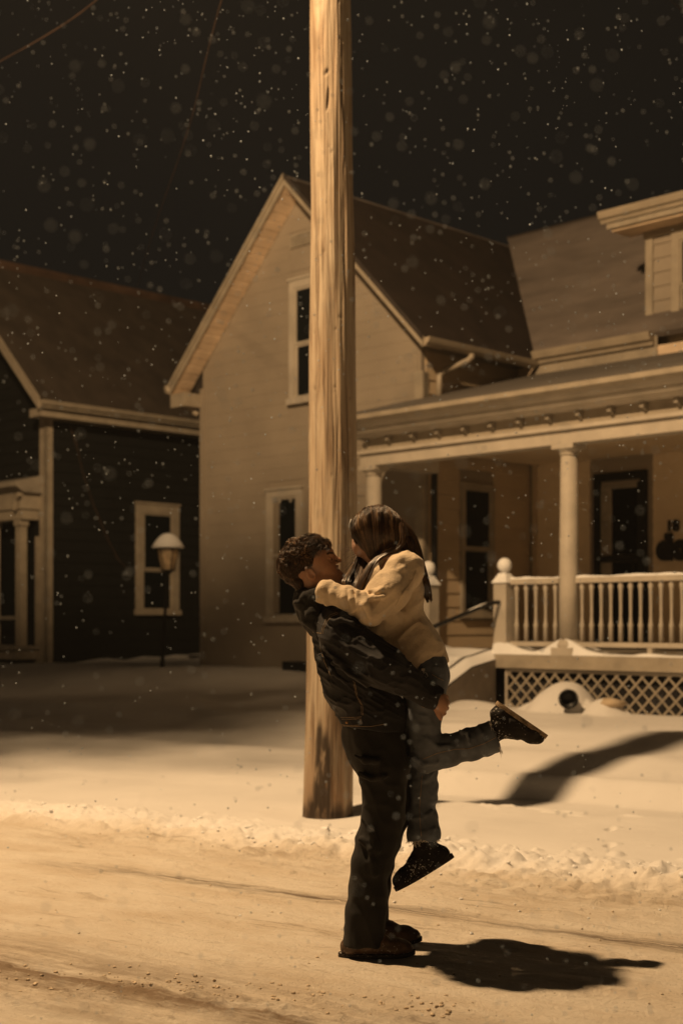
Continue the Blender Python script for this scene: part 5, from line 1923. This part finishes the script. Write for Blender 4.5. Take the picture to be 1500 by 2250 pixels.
# bunched folds across the elbow and forearm, long folds down the upper arm, soft dents over the torso
for pts, r0 in (([(800, 1305, 5.60), (803, 1330, 5.575), (812, 1352, 5.585)], .013), ([(786, 1300, 5.61), (788, 1325, 5.60), (797, 1350, 5.605)], .013), ([(772, 1298, 5.63), (772, 1318, 5.615), (778, 1340, 5.62)], .012),
                ([(757, 1296, 5.655), (755, 1313, 5.635), (758, 1332, 5.645)], .011), ([(738, 1288, 5.69), (733, 1305, 5.665), (737, 1322, 5.675)], .013), ([(716, 1284, 5.70), (708, 1296, 5.682), (706, 1318, 5.70)], .014),
                ([(812, 1298, 5.615), (835, 1300, 5.60), (856, 1296, 5.605)], .014), ([(806, 1312, 5.60), (825, 1314, 5.575), (842, 1310, 5.58)], .011),
                ([(840, 1270, 5.66), (862, 1262, 5.655), (886, 1250, 5.655)], .013), ([(858, 1240, 5.70), (880, 1232, 5.69), (900, 1236, 5.69)], .016),
                ([(722, 1318, 5.69), (716, 1326, 5.69)], .013)):
    ridge(J, pts, r0, .014)
for pts, r0 in (([(870, 1328, 5.77), (895, 1340, 5.745), (930, 1365, 5.755)], .010), ([(905, 1290, 5.735), (890, 1310, 5.72), (872, 1326, 5.73)], .009),
                ([(895, 1372, 5.745), (920, 1385, 5.73), (955, 1396, 5.76)], .009), ([(888, 1400, 5.735), (912, 1412, 5.72), (940, 1420, 5.73)], .010), ([(905, 1345, 5.74), (920, 1338, 5.74), (932, 1330, 5.76)], .007)):
    ridge(J, pts, r0 * 1.25, .018, 's')
d_ = Vector((PX(982, 1456, 5.9) - PX(893, 1481, 5.9)))
J.cut(PX(893, 1480, 5.9), (d_.z, 0, -d_.x), .005)
# hollow cuff mouth: trim the sleeve end flat and scoop it out
J.cone(PX(676, 1290, 5.745), PX(694, 1297, 5.74), .040, .036, 1, .006, 's')


def wdisp(x, y, z):
    a = x * .75 + z * .66; c_ = -x * .66 + z * .75
    f1 = np.abs(vnoise(a * 8, c_ * 24, y * 8, seed=131))
    arm = np.clip((PX(0, 1385, 5.9).z - z) / -.05, 0, 1)
    return .010 * (f1 - .3) + .004 * fbm(x * 16, y * 14, z * 16, seed=132, octv=2) + .005 * arm * (np.abs(vnoise(x * 34, y * 14, z * 10, seed=133)) - .3)


J.displace(wdisp)
Vj, Qj = biggest(*J.mesh()); Vj = relax(Vj, Qj, 1)
fle = attach(np_mesh('fleece_jacket', Vj, Qj, M['fleece'], None), wom)
wtree = BVHTree.FromPolygons([tuple(v) for v in Vj], [tuple(int(i) for i in f) for f in Qj])
del J
for pts in ([(841, 1372), (852, 1400), (866, 1428), (878, 1452)], [(828, 1390), (842, 1422), (858, 1450), (876, 1470)], [(893, 1472), (930, 1464), (978, 1447)], [(868, 1330), (886, 1300), (905, 1276), (915, 1250)]):
    stitch(wtree, pts, fle, 'seam', .0018, 'fleece')
# cord toggle hanging from the hem
q = MB(); c0 = PX(929, 1472, 5.74)
q.tube([PX(925, 1470, 5.74), PX(929, 1475, 5.735), PX(932, 1484, 5.735), PX(936, 1489, 5.735), PX(939, 1486, 5.735), PX(936, 1479, 5.735), PX(930, 1475, 5.735)], .0013, 4)
attach(q.build('hem_cord', M['frayed'], None), wom)
q = MB(); q.box(c0.x - .007, c0.x + .007, c0.y - .005, c0.y + .005, c0.z - .004, c0.z + .006); attach(q.build('cord_lock', M['frayed'], None), wom)

# jeans
T = Field(*ax3(885, 1120, 5.66, 6.16, 1440, 1870, .0042))
T.chain([(930, 1462, 5.92, 52), (938, 1490, 5.92, 48)], 1.6, .03)
T.chain([(942, 1482, 5.85, 43), (936, 1530, 5.84, 42), (930, 1580, 5.84, 38), (934, 1630, 5.84, 35), (938, 1662, 5.84, 35)], 1.1, .02)
T.chain([(938, 1662, 5.84, 35), (980, 1650, 5.84, 35), (1036, 1635, 5.84, 35), (1072, 1624, 5.84, 35), (1094, 1616, 5.84, 36)], 1.0, .016)
T.chain([(930, 1490, 6.0, 42), (926, 1600, 6.01, 38), (928, 1690, 6.01, 33), (929, 1740, 6.01, 31), (928, 1790, 6.01, 31), (930, 1828, 6.01, 35), (930, 1858, 6.01, 37)], 1.0, .02)
T.cone(PX(910, 1500, 5.92), PX(904, 1640, 5.92), .056, .050, 1.5, .02)
for pts in ([(905, 1665, 5.77), (930, 1680, 5.765), (960, 1676, 5.77)], [(945, 1630, 5.77), (965, 1642, 5.765), (985, 1640, 5.77)], [(1010, 1606, 5.80), (1024, 1612, 5.77), (1030, 1632, 5.765)], [(1050, 1600, 5.80), (1060, 1612, 5.77), (1062, 1630, 5.77)],
            [(902, 1800, 5.96), (925, 1797, 5.94), (952, 1780, 5.95)], [(905, 1832, 5.97), (930, 1830, 5.94), (955, 1820, 5.95)], [(908, 1720, 5.97), (930, 1715, 5.945), (950, 1700, 5.95)]):
    ridge(T, pts, .006, .014)
hd = (PX(1098, 1652, 5.84) - PX(1072, 1584, 5.84)); T_n = Vector((-hd.z, 0, hd.x))
if T_n.x < 0: T_n = -T_n
# cut only the raised leg's hem: the plane lies right of everything else
T.cut(PX(1086, 1617, 5.84), T_n, .003)
T.cut(PX(930, 1846, 6.0), (.05, 0, -1), .003)


def jd(x, y, z):
    return .007 * (np.abs(vnoise(x * 20 + z * 8, y * 12, z * 20, seed=141)) - .3) + .003 * fbm(x * 30, y * 30, z * 30, seed=142, octv=2)


T.displace(jd)
Vt, Qt = biggest(*T.mesh()); Vt = relax(Vt, Qt, 1)
jea = attach(np_mesh('jeans', Vt, Qt, M['jeans'], None), wom)
ttree = BVHTree.FromPolygons([tuple(v) for v in Vt], [tuple(int(i) for i in f) for f in Qt])
del T
for pts in ([(929, 1668), (960, 1655), (1000, 1646), (1030, 1645), (1060, 1635), (1094, 1618)], [(927, 1704), (924, 1740), (921, 1780), (923, 1812), (926, 1842)], [(948, 1482), (962, 1490), (976, 1496)]):
    stitch(ttree, pts, jea, 'stitching', .0012)
# frayed hems: short loose threads
q = MB()
for i in range(90):
    t = rnd.random(); a = rnd.uniform(-1.2, 1.2)
    p = PX(1072 + 27 * t, 1584 + 68 * t, 5.84 - .06 * math.cos(a)); d = Vector((rnd.uniform(.2, 1), rnd.uniform(-.4, .4), rnd.uniform(-1.2, .6))).normalized()
    q.tube([p, p + d * .008, p + d * .012 + Vector((0, 0, -rnd.uniform(.002, .014)))], .0009, 3)
for i in range(90):
    t = rnd.random(); x = 893 + 72 * t
    p = PX(x, 1846 - 3 * t, 6.01 - .07 * math.sin(math.pi * t)); d = Vector((rnd.uniform(-.6, .6), rnd.uniform(-.4, .2), -1)).normalized()
    ln = rnd.uniform(.005, .016) * (2.2 if .15 < t < .4 else 1)
    q.tube([p, p + d * ln * .6, p + d * ln + Vector((rnd.uniform(-.01, .01), 0, 0))], .0011, 3)
o = q.build('frayed_threads', M['frayed'], jea); o['kind'] = 'stuff'
# patch of white threads on the front of the shin
# boots
bw1, *_ = boot('boot', (1104, 1594, 5.84), (1094, 1541, 5.84), (1201, 1614, 5.84), .042, .047, M['suede'], M['sole_snow'], wom, (1076, 1617, 5.84), .020)
bw2, *_ = boot('boot', (936, 1874, 6.01), (995, 1884, 6.01), (871, 1957, 6.01), .050, .046, M['suede'], M['rubber'], wom, (933, 1846, 6.01), .018)

# long hair
Hw = Field(*ax3(750, 960, 5.74, 6.10, 1098, 1345, .004))
Hw.ell(PX(822, 1166, 5.92), (.100, .088, .108), -12, .01)
Hw.ell(PX(840, 1160, 5.92), (.080, .084, .085), 0, .03)
for sy_ in (-1, 1):      # sheets of hair over cheek and ear
    Hw.cone(PX(803, 1168, 5.92 + sy_ * .048), PX(816, 1216, 5.92 + sy_ * .055), .056, .018, .7, .02)
    Hw.cone(PX(838, 1178, 5.92 + sy_ * .045), PX(820, 1216, 5.92 + sy_ * .055), .060, .018, .8, .02)
Hw.cone(PX(862, 1165, 5.92), PX(892, 1196, 5.90), .056, .036, 1.3, .03)
Hw.cone(PX(892, 1196, 5.90), PX(912, 1226, 5.89), .032, .018, 1.4, .02)
Hw.cone(PX(912, 1226, 5.89), PX(931, 1280, 5.87), .018, .012, 1.4, .02)
Hw.cone(PX(931, 1280, 5.87), PX(942, 1318, 5.86), .012, .004, 1.4, .01)
Hw.ell(PX(780, 1216, 5.92), (.044, .030, .044), -40, .006, 's')
Hw.displace(lambda x, y, z: .0035 * vnoise(x * 60, y * 60, z * 8, seed=151))
Vh, Qh = Hw.mesh(); Vh = relax(Vh, Qh, 1)
hw = attach(np_mesh('hair', Vh, Qh, M['hair_w'], None), wom)
htr = BVHTree.FromPolygons([tuple(v) for v in Vh], [tuple(int(i) for i in f) for f in Qh])
del Hw


def bez(P4, t):
    n = len(P4) - 1
    i = min(int(t * n), n - 1); u = t * n - i
    p0, p1, p2, p3 = P4[max(i - 1, 0)], P4[i], P4[i + 1], P4[min(i + 2, n)]
    return .5 * ((2 * p1) + (p2 - p0) * u + (2 * p0 - 5 * p1 + 4 * p2 - p3) * u * u + (3 * p1 - p0 - 3 * p2 + p3) * u ** 3)


def lock(q, guide, wid, n, r0=.0011, steps=16, flat=1.0, clumps=9):
    """guide [(px,py,Y)], wid list of radii in metres; strands gather in clumps that share a wave"""
    G = [PX(*g_) for g_ in guide]
    cl_ = []
    for c in range(clumps):
        a = rnd.uniform(0, 2 * math.pi); rr_ = math.sqrt(rnd.random())
        cl_.append((Vector((math.cos(a) * rr_, math.sin(a) * rr_ * flat, rnd.uniform(-.3, .3))), rnd.uniform(-1, 1), rnd.uniform(-1, 1), rnd.uniform(.1, .8), rnd.uniform(.86, 1)))
    for _ in range(n):
        co, w1, w2, tn, te = cl_[rnd.randrange(clumps)]
        o1 = co + Vector((rnd.gauss(0, .16), rnd.gauss(0, .16), rnd.gauss(0, .12)))
        pts, rs = [], []
        tmax = te * rnd.uniform(.93, 1.0)
        for k in range(steps + 1):
            t = k / steps * tmax
            w = float(np.interp(t, np.linspace(0, 1, len(wid)), wid))
            p = bez(G, t) + o1 * w + Vector((w1 * math.sin(t * 6 + w2), w2 * math.cos(t * 5), .3 * w2 * math.sin(t * 6))) * .004
            pts.append(p); rs.append(r0 * (1.0 if k < steps - 2 else .5))
        q.add(pts, rs, 3, tone=min(1, max(0, tn + rnd.uniform(-.25, .3))))


q = Strands()
CW = PX(824, 1166, 5.92)
# strands follow the hair volume from the parting down towards the cheek, the ear and the nape
tz = PX(0, 1245, 5.9).z
nst = 0
while nst < 3600:
    side_ = -1 if rnd.random() < .78 else 1
    ph = rnd.uniform(-1.35, 1.35)
    dr = Vector((math.sin(ph) * .9, side_ * rnd.uniform(.05, 1.3), math.cos(ph * .85))).normalized()
    st_ = CW + Vector((dr.x * .11, dr.y * .10, dr.z * .125))
    if rnd.random() < .45: st_ = CW + Vector((dr.x * .10, side_ * .09, rnd.uniform(-.10, .06)))
    f0 = htr.find_nearest(st_)
    if f0[0] is None: continue
    # where this strand heads: front strands to the cheek tip, back strands to the nape
    w_ = min(1, max(0, (f0[0].x - PX(785, 0, 5.92).x) / (PX(880, 0, 5.92).x - PX(785, 0, 5.92).x)))
    tgt = PX(817, 1240, 5.92 + side_ * .05).lerp(PX(880, 1215, 5.92 + side_ * .04), w_ ** 1.4)
    pts, rs = [], []
    p = f0[0].copy(); nrm = f0[1]
    lf = .0006 + .0035 * rnd.random() ** 2
    n_ = rnd.randint(9, 17)
    grp = float(vnoise(np.array([ph * 8.]), np.array([side_ * 3.]), seed=5)[0])
    for k in range(n_):
        pts.append(p + nrm * lf); rs.append(.00105 * (1 - .5 * k / n_))
        d_ = (tgt - p) * 1.0 + Vector((0, side_ * .06, 0)) * (1 if p.z > CW.z else 0)
        if d_.length < .012: break
        d_ = d_.normalized(); d_ = (d_ - nrm * d_.dot(nrm))
        if d_.length < .05: break
        p = p + d_.normalized() * .0105 + Vector((grp * .0006, 0, 0))
        q2 = htr.find_nearest(p)
        p, nrm = q2[0], q2[1]
    if len(pts) > 3:
        q.add(pts, rs, 3, tone=min(1, max(0, .42 + .40 * grp + rnd.uniform(-.3, .35)))); nst += 1
# over the ear and forward across the shoulder
lock(q, [(884, 1150, 5.86), (889, 1180, 5.835), (876, 1203, 5.825), (846, 1218, 5.815), (822, 1235, 5.80), (808, 1262, 5.78), (796, 1288, 5.76), (786, 1305, 5.76)], [.016, .022, .016, .014, .018, .026, .026, .012], 420)
lock(q, [(862, 1130, 5.88), (880, 1160, 5.85), (893, 1188, 5.85), (898, 1210, 5.84), (880, 1216, 5.80), (850, 1228, 5.79)], [.012, .018, .02, .012, .010, .004], 160)
# curtain falling from the far side past her face
lock(q, [(792, 1150, 5.99), (793, 1195, 6.00), (791, 1225, 5.95), (781, 1258, 5.86), (768, 1285, 5.80), (772, 1308, 5.79)], [.010, .012, .016, .026, .034, .018], 420)
lock(q, [(800, 1200, 5.98), (797, 1235, 5.94), (788, 1268, 5.86), (783, 1305, 5.80)], [.012, .02, .03, .02], 260)
# tress down the back
lock(q, [(868, 1140, 5.92), (893, 1168, 5.90), (910, 1200, 5.89), (921, 1240, 5.88), (930, 1275, 5.87), (937, 1300, 5.865), (945, 1328, 5.86)], [.022, .026, .022, .021, .019, .016, .008], 620)
q.build('hair_strands', M['strand_w'], hw)
# loose flyaway wisps caught by the light
q = MB()
for i in range(46):
    x = rnd.uniform(760, 792); y = rnd.uniform(1195, 1245)
    p = PX(x + 8, y, 5.92 + rnd.uniform(-.04, .04)); pts = [p]
    d = Vector((-1, rnd.uniform(-.3, .3), rnd.uniform(-.9, .2))).normalized()
    for k in range(5): pts.append(pts[-1] + d * .009 + Vector((0, 0, -.0012 * k)) + Vector((rnd.uniform(-.001, .001),) * 3))
    q.tube(pts, .0005, 3, cap=False)
for i in range(60):
    a = rnd.uniform(.1, 1.3); p = PX(822 + 62 * math.sin(a), 1166 - 58 * math.cos(a), 5.92); pts = [p]
    d = Vector((math.cos(a) + .2, rnd.uniform(-.3, .3), -math.sin(a) + rnd.uniform(-.2, .4))).normalized()
    for k in range(5): pts.append(pts[-1] + d * .008 + Vector((0, 0, -.0016 * k)))
    q.tube(pts, .0004, 3, cap=False)
o = q.build('hair_wisps', M['cable'], hw, True); o['kind'] = 'stuff'
# pale headband end showing at her brow
q = MB(); q.tube([PX(772, 1141, 5.895), PX(769, 1152, 5.89), PX(769, 1164, 5.89), PX(773, 1176, 5.895)], [.005, .006, .006, .004], 8)
attach(q.build('headband', M['clip'], None, True), wom)
